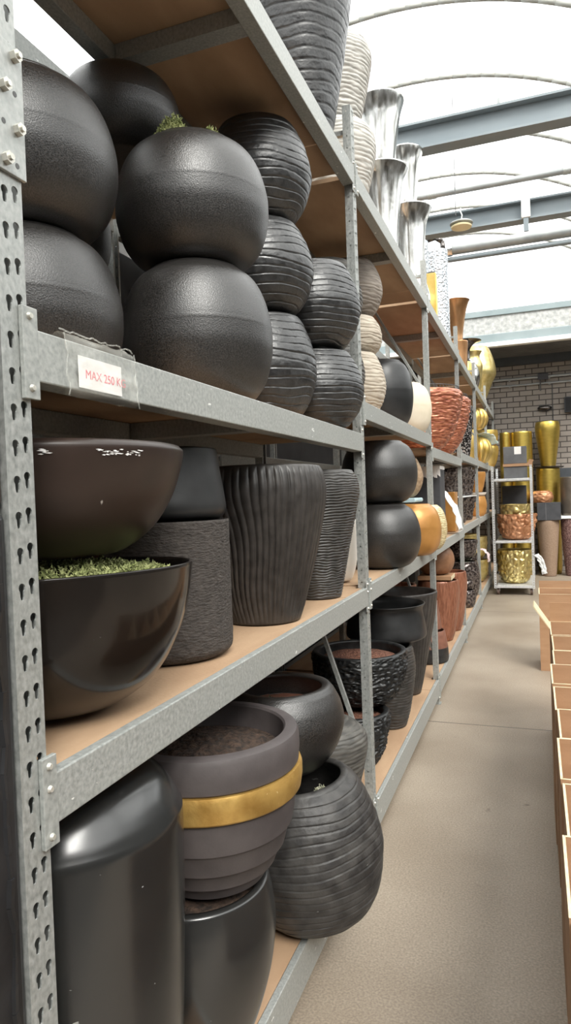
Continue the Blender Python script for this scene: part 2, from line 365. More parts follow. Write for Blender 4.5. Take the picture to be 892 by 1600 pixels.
BARREL = [(.72, 0), (.88, .18), (1, .5), (.97, .75), (.86, 1)]

def pot(name, label, cat, x, y, z, R, H, prof, m, seg=64, rows=48, relief=None, lip=.022, depth=.5, group=None, rz=0, fill=None, inner_mat=None, lipmat=None):
    out = [(r * R, t * H) for r, t in spline(prof, rows)]
    rim_r, rim_z = out[-1]; nr = len(out)
    ri = max(.01, rim_r - lip)
    full = [(0, 0.0015)] + [(out[0][0] * .9, 0)] + out
    lipm = [(rim_r - lip * .12, H + lip * .16), (rim_r - lip * .5, H + lip * .26), (rim_r - lip * .88, H + lip * .16), (ri, H - lip * .05)]
    ins = []
    for k in range(1, 9):
        tt = 1 - depth * k / 8
        rr = min((a for a in out), key=lambda a: abs(a[1] - tt * H))[0]
        ins.append((max(.01, rr - lip), tt * H + .004))
    full += lipm + ins + [(0, ins[-1][1])]
    v = []; f = []; mi = []; rowsi = []
    n_out0, n_out1 = 2, 2 + nr
    for k, (r, zz) in enumerate(full):
        if r < 1e-6: rowsi.append([len(v)]); v.append((0, 0, zz)); continue
        rowsi.append(list(range(len(v), len(v) + seg)))
        ro = relief if (relief and n_out0 <= k < n_out1) else None
        for i in range(seg):
            th = 2 * PI * i / seg; rr = r
            if ro:
                t = zz / H; fade = min(1, (H - zz) / (.03 * H) + .15) * min(1, zz / (.02 * H) + .1)
                rr = r + ro(th, t, r * cos(th), r * sin(th), zz) * fade
            v.append((rr * cos(th), rr * sin(th), zz))
    for k, (A, B) in enumerate(zip(rowsi, rowsi[1:])):
        idx = 1 if (inner_mat and k >= n_out1 + 2) else 0
        for i in range(seg):
            j = (i + 1) % seg
            if len(A) == 1: f.append((A[0], B[j], B[i]))
            elif len(B) == 1: f.append((A[i], A[j], B[0]))
            else: f.append((A[i], A[j], B[j], B[i]))
            mi.append(idx)
    me = bpy.data.meshes.new(name); me.from_pydata(v, [], f); me.update()
    me.materials.append(m)
    if inner_mat: me.materials.append(inner_mat); me.polygons.foreach_set('material_index', mi)
    me.polygons.foreach_set('use_smooth', [True] * len(me.polygons))
    o = bpy.data.objects.new(name, me); COL.objects.link(o); o.location = (x, y, z); o.rotation_euler = (0, 0, rz)
    tag(o, label, cat, group)
    o['_rim'] = (ri, H)
    if fill:
        fm, ft, fname = fill
        rr = min((a for a in out), key=lambda a: abs(a[1] - ft * H))[0] - lip - .002
        mound(fname, fm, o, (0, 0, ft * H), rr)
    return o

def mound(name, m, parent, loc, r, h=.02, n=14, seg=36, s=55):
    mb = MB(); prof = []
    v = [(0, 0, h)]; f = []
    for k in range(1, n + 1):
        for i in range(seg):
            th = 2 * PI * i / seg; q = r * k / n; x, y = q * cos(th), q * sin(th)
            v.append((x, y, h * (1 - (k / n) ** 2) + .010 * nz3(x * s, y * s, 1.3) * (1 if k < n else 0)))
    for i in range(seg): f.append((0, 1 + i, 1 + (i + 1) % seg))
    for k in range(n - 1):
        for i in range(seg):
            a = 1 + k * seg; b = a + seg; j = (i + 1) % seg; f.append((a + i, b + i, b + j, a + j))
    mb.add(v, f); return mb.build(name, m, parent, smooth=True, loc=loc)

def moss(name, m, parent, loc, rx, ry, h, n=420, size=.011, seed=1, hole=0.):
    """springy tuft made of many small curled sprigs"""
    rr = random.Random(seed); mb = MB()
    for _ in range(n):
        a = rr.uniform(0, 2 * PI); q = math.sqrt(rr.uniform(hole * hole, 1))
        x, y = rx * q * cos(a), ry * q * sin(a)
        z = h * (1 - q * q) * rr.uniform(.15, 1) + .004 * rr.random() + (h * .35 * max(0, nz3(x * 30, y * 30, seed)))
        u = Vector((rr.gauss(0, 1), rr.gauss(0, 1), abs(rr.gauss(0, 1)) + .2)).normalized(); w = u.orthogonal().normalized()
        w.rotate(Matrix.Rotation(rr.uniform(0, 6.28), 3, u)); s = size * rr.uniform(.6, 1.3); p = Vector((x, y, z)); t = u.cross(w)
        mb.add([p - w * s * .35, p + w * s * .35, p + u * s + t * s * .4, p + t * s * .35], [(0, 1, 2), (1, 3, 2), (3, 0, 2), (0, 3, 1)])
    o = mb.build(name, m, parent, loc=loc); o['kind'] = 'stuff'; return o

# ------------------------------------------------------------------ the setting
FY0, FY1, WX0, WX1 = -4.0, 13.6, -3.7, 6.3
struct(MB().box(WX0 - .3, WX1 + .3, FY0 - .2, FY1 + .3, -.12, 0).build('floor', floor_material()))
struct(MB().box(WX0 - .3, WX1 + .3, FY1, FY1 + .25, 0, 4.75).build('wall_back', brick_material()))
struct(MB().box(WX0 - .25, WX0, FY0, FY1, 0, 4.6).build('wall_left', M['wallpaint']))
struct(MB().box(WX1, WX1 + .25, FY0, FY1, 0, 4.6).build('wall_right', M['wallpaint']))
struct(MB().box(WX0 - .3, WX1 + .3, FY0 - .25, FY0, 0, 4.6).build('wall_front', M['wallpaint']))
# two barrel vaults of milky sheet, springing at 4.75 m
VR, VZC, VY1 = 3.7, 5.745, 12.4
def vault_pt(xc, a, r=VR): return (xc + r * sin(a), VZC - VR + r * cos(a))
A0 = math.asin(2.5 / VR)
for k, xc in enumerate((-1.2, 3.8)):
    mb = MB(); n = 28
    pts = [vault_pt(xc, -A0 + 2 * A0 * i / n) for i in range(n + 1)]
    v = [(px, FY0, pz) for px, pz in pts] + [(px, VY1, pz) for px, pz in pts]
    mb.add(v, [(i, i + 1, n + 2 + i, n + 1 + i) for i in range(n)])
    # milky end panel of the vault
    e = [(px, VY1, pz) for px, pz in pts]
    mb.add(e + [(xc, VY1, pts[0][1])], [(i, i + 1, n + 1) for i in range(n)])
    o = mb.build('ceiling', M['vault'], smooth=False); struct(o)
    for j in range(15):
        yy = -3.9 + 1.1 * j + .05 if False else 5.95 - 1.1 * 8 + 1.1 * j
        if yy > VY1: continue
        pts2 = [vault_pt(xc, -A0 + 2 * A0 * i / 40, VR - .03) for i in range(41)]
        mb = MB(); mb.path([(px, yy, pz) for px, pz in pts2], .022, 6)
        struct(mb.build('trim_%d' % (1 + j + 20 * k), M['rib'], smooth=True))
# valley gutter and edge beams
for k, gx in enumerate((-3.7, 1.3, 6.3)):
    struct(MB().box(gx - .12, gx + .12, FY0, VY1, 4.6, 4.74).build('trim_%d' % (41 + k), M['fasciaband'], bevel=.01))

def ibeam(name, y, z0, z1, m, label):
    fl = .018; w = .075
    poly = [(y - w, z0), (y + w, z0), (y + w, z0 + fl), (y + .006, z0 + fl), (y + .006, z1 - fl), (y + w, z1 - fl), (y + w, z1), (y - w, z1), (y - w, z1 - fl), (y - .006, z1 - fl), (y - .006, z0 + fl), (y - w, z0 + fl)]
    o = MB().prism(poly, 'x', WX0, WX1).build(name, m)
    struct(o); return o
ibeam('trim_50', 5.75, 4.36, 4.58, M['steelbeam'], '')
ibeam('trim_51', 7.72, 4.38, 4.585, M['steelbeam'], '')
ibeam('trim_52', 1.6, 4.36, 4.58, M['steelbeam'], '')
# fascia and soffit over the back wall
struct(MB().box(WX0, WX1, 12.40, 12.50, 4.575, 4.68).build('trim_53', M['fasciaband'], bevel=.008))
struct(MB().box(WX0, WX1, 12.43, 12.50, 4.26, 4.575).build('trim_54', M['fasciapanel']))
struct(MB().box(WX0, WX1, 12.40, 12.50, 4.11, 4.26).build('trim_55', M['fasciaband'], bevel=.008))
struct(MB().box(WX0, WX1, 12.36, 12.50, 4.035, 4.11).build('trim_56', M['whitepaint'], bevel=.008))
mb = MB()
for k in range(12):   # ribbed soffit sheet
    y0 = 12.50 + k * .09
    mb.box(WX0, WX1, y0, y0 + .055, 4.03, 4.05); mb.box(WX0, WX1, y0 + .055, y0 + .09, 4.045, 4.06)
struct(mb.build('ceiling', M['wallpaint']))
struct(MB().box(WX0, WX1, 12.5, FY1, 4.075, 4.69).build('ceiling', M['wallpaint']))
struct(MB().box(WX0, WX1, 13.5, 13.6, 3.875, 4.03).build('trim_57', M['darksteel']))
struct(MB().box(.42, WX1, 13.48, 13.6, 1.74, 1.91).build('trim_58', M['darksteel']))

# ------------------------------------------------------------------ ceiling fittings
t = MB().tube((-.93, 6.02, 4.56), (4.2, 6.02, 4.56), .05, 20).build('tube_light', M['tubeglass'], smooth=True, sharp=40)
tag(t, 'long white tube hanging under the nearest roof beam', 'tube light')
MB().tube((-.99, 6.02, 4.56), (-.931, 6.02, 4.56), .018, 12).build('end_cap', M['pipe'], t, smooth=True, sharp=40)
for xx in (-.2, 2.5): MB().box(xx - .012, xx + .012, 6.0, 6.04, 4.611, 4.80).build('hanger', M['pipe'], t)
p = MB().tube((-3.6, 7.5, 4.74), (6.2, 7.5, 4.74), .035, 16).build('ceiling_pipe', M['pipe'], smooth=True, sharp=40)
tag(p, 'thin grey pipe running along above the second roof beam', 'pipe')
for xx in (-1.0, .35, 2.2): MB().tube((xx, 7.5, 4.74), (xx + .09, 7.5, 4.74), .042, 16).build('pipe_coupling', M['galv'], p, smooth=True, sharp=40)
p = MB().tube((-.86, 8.5, 4.47), (6.2, 8.5, 4.47), .062, 24).build('ceiling_pipe', M['pipe'], smooth=True, sharp=40)
tag(p, 'fat grey duct pipe with an open end beside the silver vases', 'pipe')
MB().tube((-1.9, 8.52, 4.36), (6.2, 8.52, 4.36), .03, 12).build('lower_rail', M['steelbeam'], p, smooth=True, sharp=40)
MB().tube((-.93, 8.5, 4.47), (-.861, 8.5, 4.47), .075, 20).build('end_collar', M['silver'], p, smooth=True, sharp=40)
MB().path([(-1.15, 8.42, 4.6), (-1.05, 8.42, 4.62), (-.97, 8.42, 4.56), (-.96, 8.42, 4.45)], .03, 10).build('elbow', M['gunmetal'], p, smooth=True)
# round lamp hanging from the second beam
lamp = empty('pendant_lamp', (-.665, 7.56, 4.36)); tag(lamp, 'round yellowed glass lamp hanging below the second roof beam', 'lamp')
mb = MB(); lathe(mb, [(0, -.01), (.06, -.01), (.105, .006), (.11, .02), (.09, .034), (0, .036)], 32); mb.build('lamp_glass', M['lampglass'], lamp, smooth=True, sharp=40)
mb = MB(); lathe(mb, [(0, .037), (.10, .037), (.12, .045), (.118, .058), (.04, .07), (0, .07)], 32); mb.build('lamp_rim', M['pipe'], lamp, smooth=True, sharp=40)
MB().path([(0, 0, .071), (.01, 0, .14), (-.01, 0, .19), (0, 0, .215)], .006, 8).build('hook', M['whitepaint'], lamp)
o = MB().tube((-.70, 7.35, 4.42), (-.70, 7.35, 5.64), .004, 6).build('hanging_wire', M['wire']); tag(o, 'thin wire hanging straight down from the vault near the round lamp', 'wire')
# fixing box on the second beam
o = MB().box(-.06, .03, 7.60, 7.638, 4.38, 4.62).build('ceiling_junction_box', M['whitepaint'], bevel=.008); tag(o, 'small white box fixed to the face of the second roof beam', 'junction box')
MB().box(-.04, .01, 7.61, 7.635, 4.24, 4.379).build('bracket_tail', M['steelbeam'], o)

# ------------------------------------------------------------------ storage rack
PITCH = 2.112; PY = [.795 + PITCH * i for i in range(7)]
XF, XB = -.70, -1.20
LEV = {'A': [2.96] * 6, 'B': [1.815, 1.962, 1.883, 1.95, 1.955, 1.96], 'C': [1.146, 1.152, 1.16, 1.19, 1.19, 1.19], 'D': [.185] * 6}

def hole_cell(w, h, hole, cx, cz):
    """rectangle [0,w]x[0,h] with one hole; returns verts2d, tris, hole loop"""
    bm = bmesh.new()
    o = [bm.verts.new((a, b, 0)) for a, b in ((0, 0), (w, 0), (w, h), (0, h))]
    hv = [bm.verts.new((cx + a, cz + b, 0)) for a, b in hole]
    es = [bm.edges.new((o[i], o[(i + 1) % 4])) for i in range(4)] + [bm.edges.new((hv[i], hv[(i + 1) % len(hv)])) for i in range(len(hv))]
    bmesh.ops.triangle_fill(bm, edges=es, use_beauty=True)
    bm.verts.index_update()
    vs = [(v.co.x, v.co.y) for v in bm.verts]; fs = [tuple(v.index for v in f.verts) for f in bm.faces]
    hl = [v.index for v in hv]; bm.free(); return vs, fs, hl
KEY = [(.0068 * cos(a), .0068 * sin(a) + .005) for a in [math.radians(d) for d in range(-50, 231, 28)]] + [(-.0040, -.008), (-.0026, -.0125), (.0026, -.0125), (.0040, -.008)]
RND = [(.0032 * cos(2 * PI * i / 8), .0032 * sin(2 * PI * i / 8)) for i in range(8)]
kl = hole_cell(.0275, .052, KEY, .0195, .024); kr = hole_cell(.0275, .052, KEY, .013, .030); rd = hole_cell(.036, .052, RND, .017, .026)
def upright_mesh(hgt):
    mb = MB(); n = int(hgt / .052) + 1; z0 = .0
    for k in range(n):
        zz = z0 + k * .052
        for (vs, fs, hl), yo in ((kl, -.0275), (kr, 0.)):
            b = [(0, yo + a, zz + c) for a, c in vs]
            mb.add(b, fs); L = len(hl)
            mb.add([b[i] for i in hl] + [(-.0025, b[i][1], b[i][2]) for i in hl], [(i, (i + 1) % L, L + (i + 1) % L, L + i) for i in range(L)])
        vs, fs, hl = rd
        for ys in (-.0275, .0275): mb.add([(-.036 + a, ys, zz + c) for a, c in vs], fs)
    top = n * .052
    for ys in (-.0275, .0275):
        s = 1 if ys < 0 else -1
        mb.add([(-.036, ys, 0), (-.036, ys + s * .013, 0), (-.036, ys + s * .013, top), (-.036, ys, top)], [(0, 1, 2, 3)])
    return mb
def hexbolt(mb, x, y, z, r=.009, h=.009):
    mb.tube((x, y, z), (x + h, y, z), r, 6); mb.tube((x + h, y, z), (x + h + .004, y, z), r * .5, 8)

rack = empty('storage_rack', (XF, PY[0], 0))
tag(rack, 'long galvanized steel rack of four decks loaded with plant pots along the aisle', 'storage rack')
def W(x, y, z): return (x - XF, y - PY[0], z)      # world -> rack space
up0 = None
for i, y in enumerate(PY):
    for xx, flip in ((XF, 0), (XB, 1)):
        if up0 is None: up0 = upright_mesh(3.2).build('upright', M['galv'], rack, loc=W(xx, y, 0)); u = up0
        else: u = share(up0, 'upright', rack, W(xx, y, 0))
        if flip: u.rotation_euler = (0, 0, PI)
        fp = MB().box(-.036, .012, -.0265, .0265, .0005, .008).build('foot_plate', M['galv'], u) if not flip else None
    # bracing between front and rear upright
    mb = MB(); xa, xb = XF - .038, XB + .038
    zig = [(.40, 1.69), (2.28, 3.05)]
    for k, (za, zb) in enumerate(zig):
        a, b = (xa, y, za), (xb, y, zb)
        mb.tube(W(*a), W(*b), .012, 4)
    mb.tube(W(xa, y, 3.12), W(xb, y, 3.12), .014, 4)
    mb.build('brace', M['galv'], rack)
# splice plate with hex bolts on the first upright
mb = MB().box(.0005, .006, -.028, .033, 2.03, 2.22); sp = mb.build('splice_plate', M['galv'], up0, bevel=.001)
for by, bz in ((.016, 2.204), (-.008, 2.151), (.017, 2.099), (-.009, 2.047)):
    mb = MB(); hexbolt(mb, .006, by, bz); mb.build('splice_bolt', M['bolt'], up0)
for by, bz in ((.015, 2.15), (-.01, 2.1), (.014, 2.046)): MB().tube((.0055, by, bz), (.0064, by, bz), .0042, 12).build('splice_hole', M['wire'], up0)

BEAM = lambda t, x, s: [(x, t - .075), (x, t), (x - s * .022, t), (x - s * .022, t - .020), (x - s * .048, t - .020), (x - s * .048, t - .075)]
def beam(level, i, back=False):
    tz = LEV[level][i]; h = .12 if level == 'D' else .078
    y0, y1 = PY[i] + .029, PY[i + 1] - .029
    x, s = (XF + .006, 1) if not back else (XB - .006, -1)
    poly = [(x, tz - h), (x, tz), (x - s * .022, tz), (x - s * .022, tz - .020), (x - s * .048, tz - .020), (x - s * .048, tz - h)]
    poly = [(a - XF, b) for a, b in poly]
    o = MB().prism(poly, 'y', y0 - PY[0], y1 - PY[0]).build('beam', M['galv_beam'], rack, bevel=.0025)
    if not back:
        for ye, sg in ((PY[i] + .008, 1), (PY[i + 1] - .008, -1)):
            a, b = sorted((ye, ye + sg * .032))
            mb = MB().box(.0005, .0085 if sg > 0 else .0045, a - PY[0], b - PY[0], tz - h - .028, tz + .030)
            mb.build('bracket', M['galv_beam'], o, bevel=.0012)
        if i < 2:
            for ye, sg in ((PY[i] + .022, 1), (PY[i + 1] - .022, -1)):
                for dz in (.016, -h - .012) + ((-.018,) if level == 'C' else ()):
                    x0 = .0087 if sg > 0 else .0047
                    MB().tube((x0, ye - PY[0], tz + dz), (x0 + .0045, ye - PY[0], tz + dz), .0058, 10, .004).build('rivet', M['bolt'], o, smooth=True, sharp=40)
    return o
for lv in 'ABCD':
    for i in range(6):
        beam(lv, i); beam(lv, i, True)
        tz = LEV[lv][i]; ya, yb, yj = PY[i] - .0 + .03, PY[i + 1] - .03, PY[i + 1] - .30
        for q, (a, b) in enumerate(((ya, yj - .004), (yj + .004, yb))):
            mb = MB().box(XB + .017 - XF, XF - .017 - XF, a - PY[0], b - PY[0], tz - .0195, tz - .002)
            mb.build('deck_board', M['board'], rack)
        mb = MB()
        for yc in (PY[i] + 1.03,):
            mb.box(XB + .044 - XF, XF - .044 - XF, yc - .03 - PY[0], yc + .03 - PY[0], tz - .07, tz - .021)
        mb.build('crossbar', M['galv'], rack)
        # boards bridge the finger of floor at the upright
        if i < 5 and lv in 'CD':
            mb = MB().box(XB + .05 - XF, XF - .05 - XF, PY[i + 1] - .027 - PY[0], PY[i + 1] + .027 - PY[0], tz - .0195, tz - .002)
            mb.build('deck_board', M['board'], rack)

# second rack standing back to back behind it
rear = empty('storage_rack', (-1.40, PY[0], 0)); tag(rear, 'second galvanized rack standing behind the first, back to back, in shadow', 'storage rack')
for i in range(5):
    share(up0, 'upright', rear, (0, PY[i] - PY[0], 0)); u = share(up0, 'upright', rear, (-.55, PY[i] - PY[0], 0)); u.rotation_euler = (0, 0, PI)
for tz in (2.96, 1.78, 1.1, .185):
    for i in range(4):
        y0, y1 = PY[i] + .03 - PY[0], PY[i + 1] - .03 - PY[0]
        for xx in (-.048, -.55):
            MB().box(xx, xx + .05, y0, y1, tz - .08, tz).build('beam', M['galv_beam'], rear, bevel=.003)
        MB().box(-.50, -.05, y0, y1, tz - .018, tz - .001).build('deck_board', M['board'], rear)
MB().box(-.62, -.60, -.6, 4 * PITCH + 4.2, 0.02, 2.86).build('shade_sheet', M['dark_sheet'], rear)  # black sheet added behind the decks so the view through them stays dark

# ------------------------------------------------------------------ load notice in its plastic sleeve, hung over the second-deck beam
XS = XF + .006
notice = empty('load_notice', (XS, .985, 1.776)); tag(notice, 'plastic-wrapped load notice reading MAX 250 KG on the nearest beam', 'sign')
MB().box(.003, .0036, -.058, .064, -.034, .018).build('paper', M['paper'], notice)
cu = bpy.data.curves.new('lettering', 'FONT'); cu.body = 'MAX 250 KG'; cu.size = .021; cu.align_x = 'CENTER'; cu.align_y = 'CENTER'; cu.extrude = .0001
tx = bpy.data.objects.new('lettering', cu); COL.objects.link(tx); tx.parent = notice; tx.location = (.0039, .018, -.011)
cu.materials.append(M['redink'])
bpy.context.view_layer.update()
lm = bpy.data.meshes.new_from_object(tx.evaluated_get(bpy.context.evaluated_depsgraph_get())); bpy.data.objects.remove(tx)
tx = bpy.data.objects.new('lettering', lm); COL.objects.link(tx); tx.parent = notice; tx.location = (.0039, .018, -.011); tx.rotation_euler = (PI / 2, 0, PI / 2)
def sleeve():
    mb = MB(); ny, nz = 44, 26; v = []
    for j in range(nz + 1):
        for i in range(ny + 1):
            yy = -.093 + .196 * i / ny; s = j / nz
            wob = .0045 * nz3(yy * 60, s * 6, 1) + .0022 * nz3(yy * 150, s * 18, 4)
            if s < .14: q = s / .14; x, zz = -.024 * (1 - q) + .005, .0405 + .006 * sin(q * PI) + .007 * max(0, nz3(yy * 55, 2, s * 3)) + .004
            elif s < .86: q = (s - .14) / .72; x, zz = .0075 + wob * sin(q * PI) * .9, .042 - .084 * q
            else: q = (s - .86) / .14; x, zz = .005 - .025 * q, -.0445 - .004 * sin(q * PI) - .012 * max(0, nz3(yy * 40, 7, s * 3)) * (1 - q)
            yy += .005 * nz3(s * 7, 3 if i < ny / 2 else 9, 2) * (abs(i / ny - .5) * 2) ** 6 * 2 + (.012 * s if i == ny else 0)
            v.append((x, yy, zz))
    f = [(j * (ny + 1) + i, j * (ny + 1) + i + 1, (j + 1) * (ny + 1) + i + 1, (j + 1) * (ny + 1) + i) for j in range(nz) for i in range(ny)]
    mb.add(v, f); return mb
sleeve().build('plastic_sleeve', M['film'], notice, smooth=True)
mb = MB(); rr = random.Random(4)
for yy in (-.094, .098):   # gathered side seams
    pts = [(.008 + .002 * rr.random(), yy + .004 * rr.uniform(-1, 1) + (.010 * (k / 9) if yy > 0 else .004 * k / 9), .046 - .098 * k / 9) for k in range(10)]
    mb.path(pts, .0012, 6)
pts = [(.004 + .003 * rr.random(), -.105 + .205 * k / 24, .048 + .006 * rr.random() - .012 * (k / 24) * 0) for k in range(25)]
mb.path(pts, .0014, 6)
mb.build('sleeve_seam', M['film'], notice, smooth=True)

# ------------------------------------------------------------------ black wrapped crates left of the first upright
o = MB().box(-1.18, -.7015, .22, .7655, .001, 1.545).build('wrapped_crate', M['blackplastic'], bevel=.012); tag(o, 'tall black scuffed plastic-wrapped crate left of the first upright', 'crate')
mb = MB(); rr = random.Random(3)
pts = [(-.702, .745 - .010 * rr.random(), .02 + 1.5 * k / 40) for k in range(41)]
for a, b in zip(pts, pts[1:]): mb.tube(a, b, .004 + .003 * rr.random(), 5)
mb.build('torn_wrap_edge', M['blackplastic'], o)
o = MB().box(-1.16, -.7035, .24, .765, 1.548, 2.0).build('wrapped_crate', M['bronze'], bevel=.012); tag(o, 'dark brown crate stacked on the tall black wrapped crate', 'crate')
MB().box(-.703, -.7015, .70, .75, 1.56, 1.99).build('corner_strip', M['darkbox'], o)

# ------------------------------------------------------------------ pots, second deck, first bay
zB, G = 1.817, 'black globe planters on the second deck'
H4 = .405
def globe(label, x, y, z, R=.218, H=H4, m='globe', rz=0, **k):
    return pot('globe_planter', label, 'planter', x, y, z, R, H, k.pop('prof', GLOBE), M[m], seg=k.pop('seg', 112), rows=k.pop('rows', 110), relief=seam(), lip=.03, rz=rz, **k)
globe('black grained globe planter beside the upright, directly behind the MAX 250 KG notice', -1.115, 1.31, zB, .222, .352, group=G)
globe('black grained globe planter beside the upright, stacked on another globe', -1.11, 1.305, zB + .363, .222, .335, group=G)
globe('front black grained globe on the beam carrying the moss-topped globe', -.905, 1.775, zB, .217, .385, group=G)
gm = globe('black grained globe planter with green moss tuft on top', -.905, 1.775, zB + .396, .218, .338, group=G)
moss('moss', M['moss'], gm, (-.007, -.092, .335), .05, .04, .06, 1800, .0075, 5)
moss('moss', M['moss'], gm, (.09, -.055, .336), .03, .02, .025, 60, .010, 8)
globe('dark globe planter peeking over from the back, against the board above', -1.15, 1.80, 2.59, .18, .235, group=G)
globe('black globe planter in the shadow behind the front globes, under the back one', -1.45, 1.72, 1.79, .21, .42, group=G, seg=64, rows=40)
globe('black globe planter added high in the deep back row, keeping the gap behind the moss-topped globe dark', -1.40, 1.74, 2.222, .20, .33, group=G, seg=64, rows=40)  # extra globe added to darken the gap and prop the back globe
G = 'black slab-ringed pots on the second deck'
def slab(label, x, y, z, R, H, n=13, seed=0, prof=SLABPOT, m='slate', **k):
    return pot('ringed_pot', label, 'pot', x, y, z, R, H, prof, M[m], seg=k.pop('seg', 128), rows=k.pop('rows', 170), relief=bands(n, k.pop('depth', .0072), seed=seed), lip=.028, **k)
slab('black slab-ringed pot at the bottom of the stack of three', -.905, 2.285, zB, .191, .365, 13, 1.2, group=G)
slab('black slab-ringed pot in the middle of the stack of three', -.905, 2.285, zB + .376, .191, .315, 12, 3.4, group=G)
slab('black slab-ringed pot topmost of the stack of three behind the mossy globe', -.90, 2.285, zB + .70, .19, .335, 13, 5.1, group=G)
slab('lower black slab-ringed pot of the pair against the second upright', -.828, 2.668, zB, .193, .305, 14, 6.6, group=G)
slab('upper black slab-ringed pot of the pair against the second upright', -.83, 2.665, zB + .318, .192, .335, 14, 8.3, group=G)
# second bay
zB2 = 1.964
def fine(label, x, y, z, R, H, m, n=26, seed=0, prof=SLABPOT, depth=.003, seg=96, rows=150, **k):
    return pot('ribbed_pot', label, 'pot', x, y, z, R, H, prof, M[m], seg=seg, rows=rows, relief=threads(n, depth, seed), lip=.02, **k)
fine('dark grey fine-ribbed pot just past the second upright, bottom one', -.95, 3.26, zB2, .183, .35, 'ash_ribs', 17, 1, depth=.007)
fine('dark grey fine-ribbed pot just past the second upright, top one', -.95, 3.26, zB2 + .362, .183, .36, 'ash_ribs', 17, 2, depth=.007)
fine('beige fine-ribbed pot at the base of its stack beside the grey globe', -.93, 3.645, zB2, .188, .345, 'beige_ribs', 17, 3, depth=.0065)
fine('small beige ribbed pot in the middle of its stack', -.95, 3.69, zB2 + .355, .185, .195, 'beige_ribs', 10, 4, depth=.0055, prof=[(.75, 0), (.93, .2), (1, .5), (.93, .8), (.8, 1)])
fine('taupe fine-ribbed pot on top of the beige stack under the board', -.95, 3.73, zB2 + .56, .188, .31, 'taupe_ribs', 16, 5, depth=.005)
pot('globe_planter', 'plain charcoal globe planter between the beige ribbed pot and the cream globe', 'planter', -.92, 4.40, zB2, .20, .44, GLOBE, M['concrete_brown'] if False else M['smoke'], relief=seam(), lip=.03, seg=80, rows=60)
pot('globe_planter', 'cream globe planter standing in front of the third upright', 'planter', -.845, 4.80, zB2, .185, .345, GLOBE, M['cream'], relief=seam(), lip=.03, seg=80, rows=60)
# third bay and on: copper fibre bowls
zB3 = 1.885
def fibre(label, x, y, z, R, H, seed, rows=150):
    o = pot('fibre_bowl', label, 'bowl', x, y, z, R, H, [(.30, 0), (.45, .04), (.66, .2), (.84, .48), (.95, .8), (.97, .93), (.93, 1)], M['copper_fibre'], seg=150, rows=rows, relief=fibres(.008, seed), lip=.03)
    mb = MB()
    for i in range(70):
        a = 2 * PI * i / 70; r0 = R * .90
        mb.tube((r0 * cos(a), r0 * sin(a), H + .002), (r0 * .985 * cos(a), r0 * .985 * sin(a), H + .032), .0022, 4)
    mb.path([(R * .886 * cos(2 * PI * i / 48), R * .886 * sin(2 * PI * i / 48), H + .033) for i in range(49)], .003, 5)
    mb.build('wire_rim', M['wire'], o); return o
fibre('copper fibre bowl with wire rim, the nearer of two on the second deck', -.86, 5.62, zB3, .345, .47, 1)
fibre('copper fibre bowl, the farther of two, partly behind the first', -.85, 6.34, zB3, .335, .50, 7)
pot('mosaic_vase', 'tall silver and black mosaic vase right of the copper fibre bowls', 'vase', -.835, 8.62, 1.952, .15, .63, [(.62, 0), (.72, .2), (.86, .5), (1, .85), (.98, 1)], M['speckle'], relief=pebbled(.006, 34))
pot('mosaic_vase', 'dark mosaic vase half hidden behind the taller mosaic vase', 'vase', -.91, 8.18, 1.952, .14, .50, [(.62, 0), (.72, .2), (.86, .5), (1, .85), (.98, 1)], M['speckle'], relief=pebbled(.006, 34, 4))
def pumpkin(label, x, y, z, R, H, rz=0, n=12):
    o = pot('pumpkin_pot', label, 'pot', x, y, z, R, H, [(.4, 0), (.7, .08), (.93, .3), (1, .52), (.92, .76), (.7, .93), (.45, 1)], M['gold_satin'], seg=120, rows=50, relief=lobes(n, R * .16), lip=.02, rz=rz); return o
pumpkin('gold pumpkin-shaped pot, upper one of two on the second deck', -.85, 10.70, 2.47, .215, .325)
pumpkin('gold pumpkin-shaped pot, lower one of two, under the draped white wrap', -.855, 11.02, 1.957, .245, .42, .2)
pot('gold_planter', 'satin gold pot standing beside the upright, carrying the upper gold pumpkin', 'planter', -.93, 10.62, 1.957, .15, .505, BARREL, M['gold_satin'])
def drape(name, m, label, cat, pts, wv, th=.004, seed=1, parent=None):
    """crumpled sheet strip following pts, with width vector wv"""
    mb = MB(); v = []; n = 22; w = 8
    P = [Vector(p) for p in pts]
    for j in range(n + 1):
        s = j / n * (len(P) - 1); k = min(int(s), len(P) - 2); c = P[k].lerp(P[k + 1], s - k)
        for i in range(w + 1):
            q = c + Vector(wv) * (i / w - .5) + Vector((.018 * nz3(j * .5, i * .6, seed), .018 * nz3(j * .5, i * .6, seed + 5), .018 * nz3(j * .5, i * .6, seed + 9)))
            v.append(q)
    f = [(j * (w + 1) + i, j * (w + 1) + i + 1, (j + 1) * (w + 1) + i + 1, (j + 1) * (w + 1) + i) for j in range(n) for i in range(w)]
    mb.add(v, f); o = mb.build(name, m, parent, smooth=True)
    so = o.modifiers.new('thick', 'SOLIDIFY'); so.thickness = th
    if label: tag(o, label, cat)
    return o
drape('plastic_wrap', M['mintcloth'], 'pale mint and white wrap lying over the lower gold pumpkin', 'wrap', [(-.80, 10.80, 2.42), (-.74, 10.96, 2.42), (-.66, 11.12, 2.40), (-.60, 11.22, 2.27)], (.16, 0, .03), seed=3)
pot('gold_planter', 'gold barrel pot at the far end of the second deck, lower of two', 'planter', -.80, 12.55, 1.962, .215, .36, [(.62, 0), (.8, .2), (.96, .6), (1, .85), (.96, 1)], M['gold_satin'])
pot('gold_planter', 'gold barrel pot at the far end of the second deck, upper of two', 'planter', -.79, 12.58, 2.335, .20, .27, [(.8, 0), (.92, .2), (1, .7), (.98, 1)], M['gold_satin'])

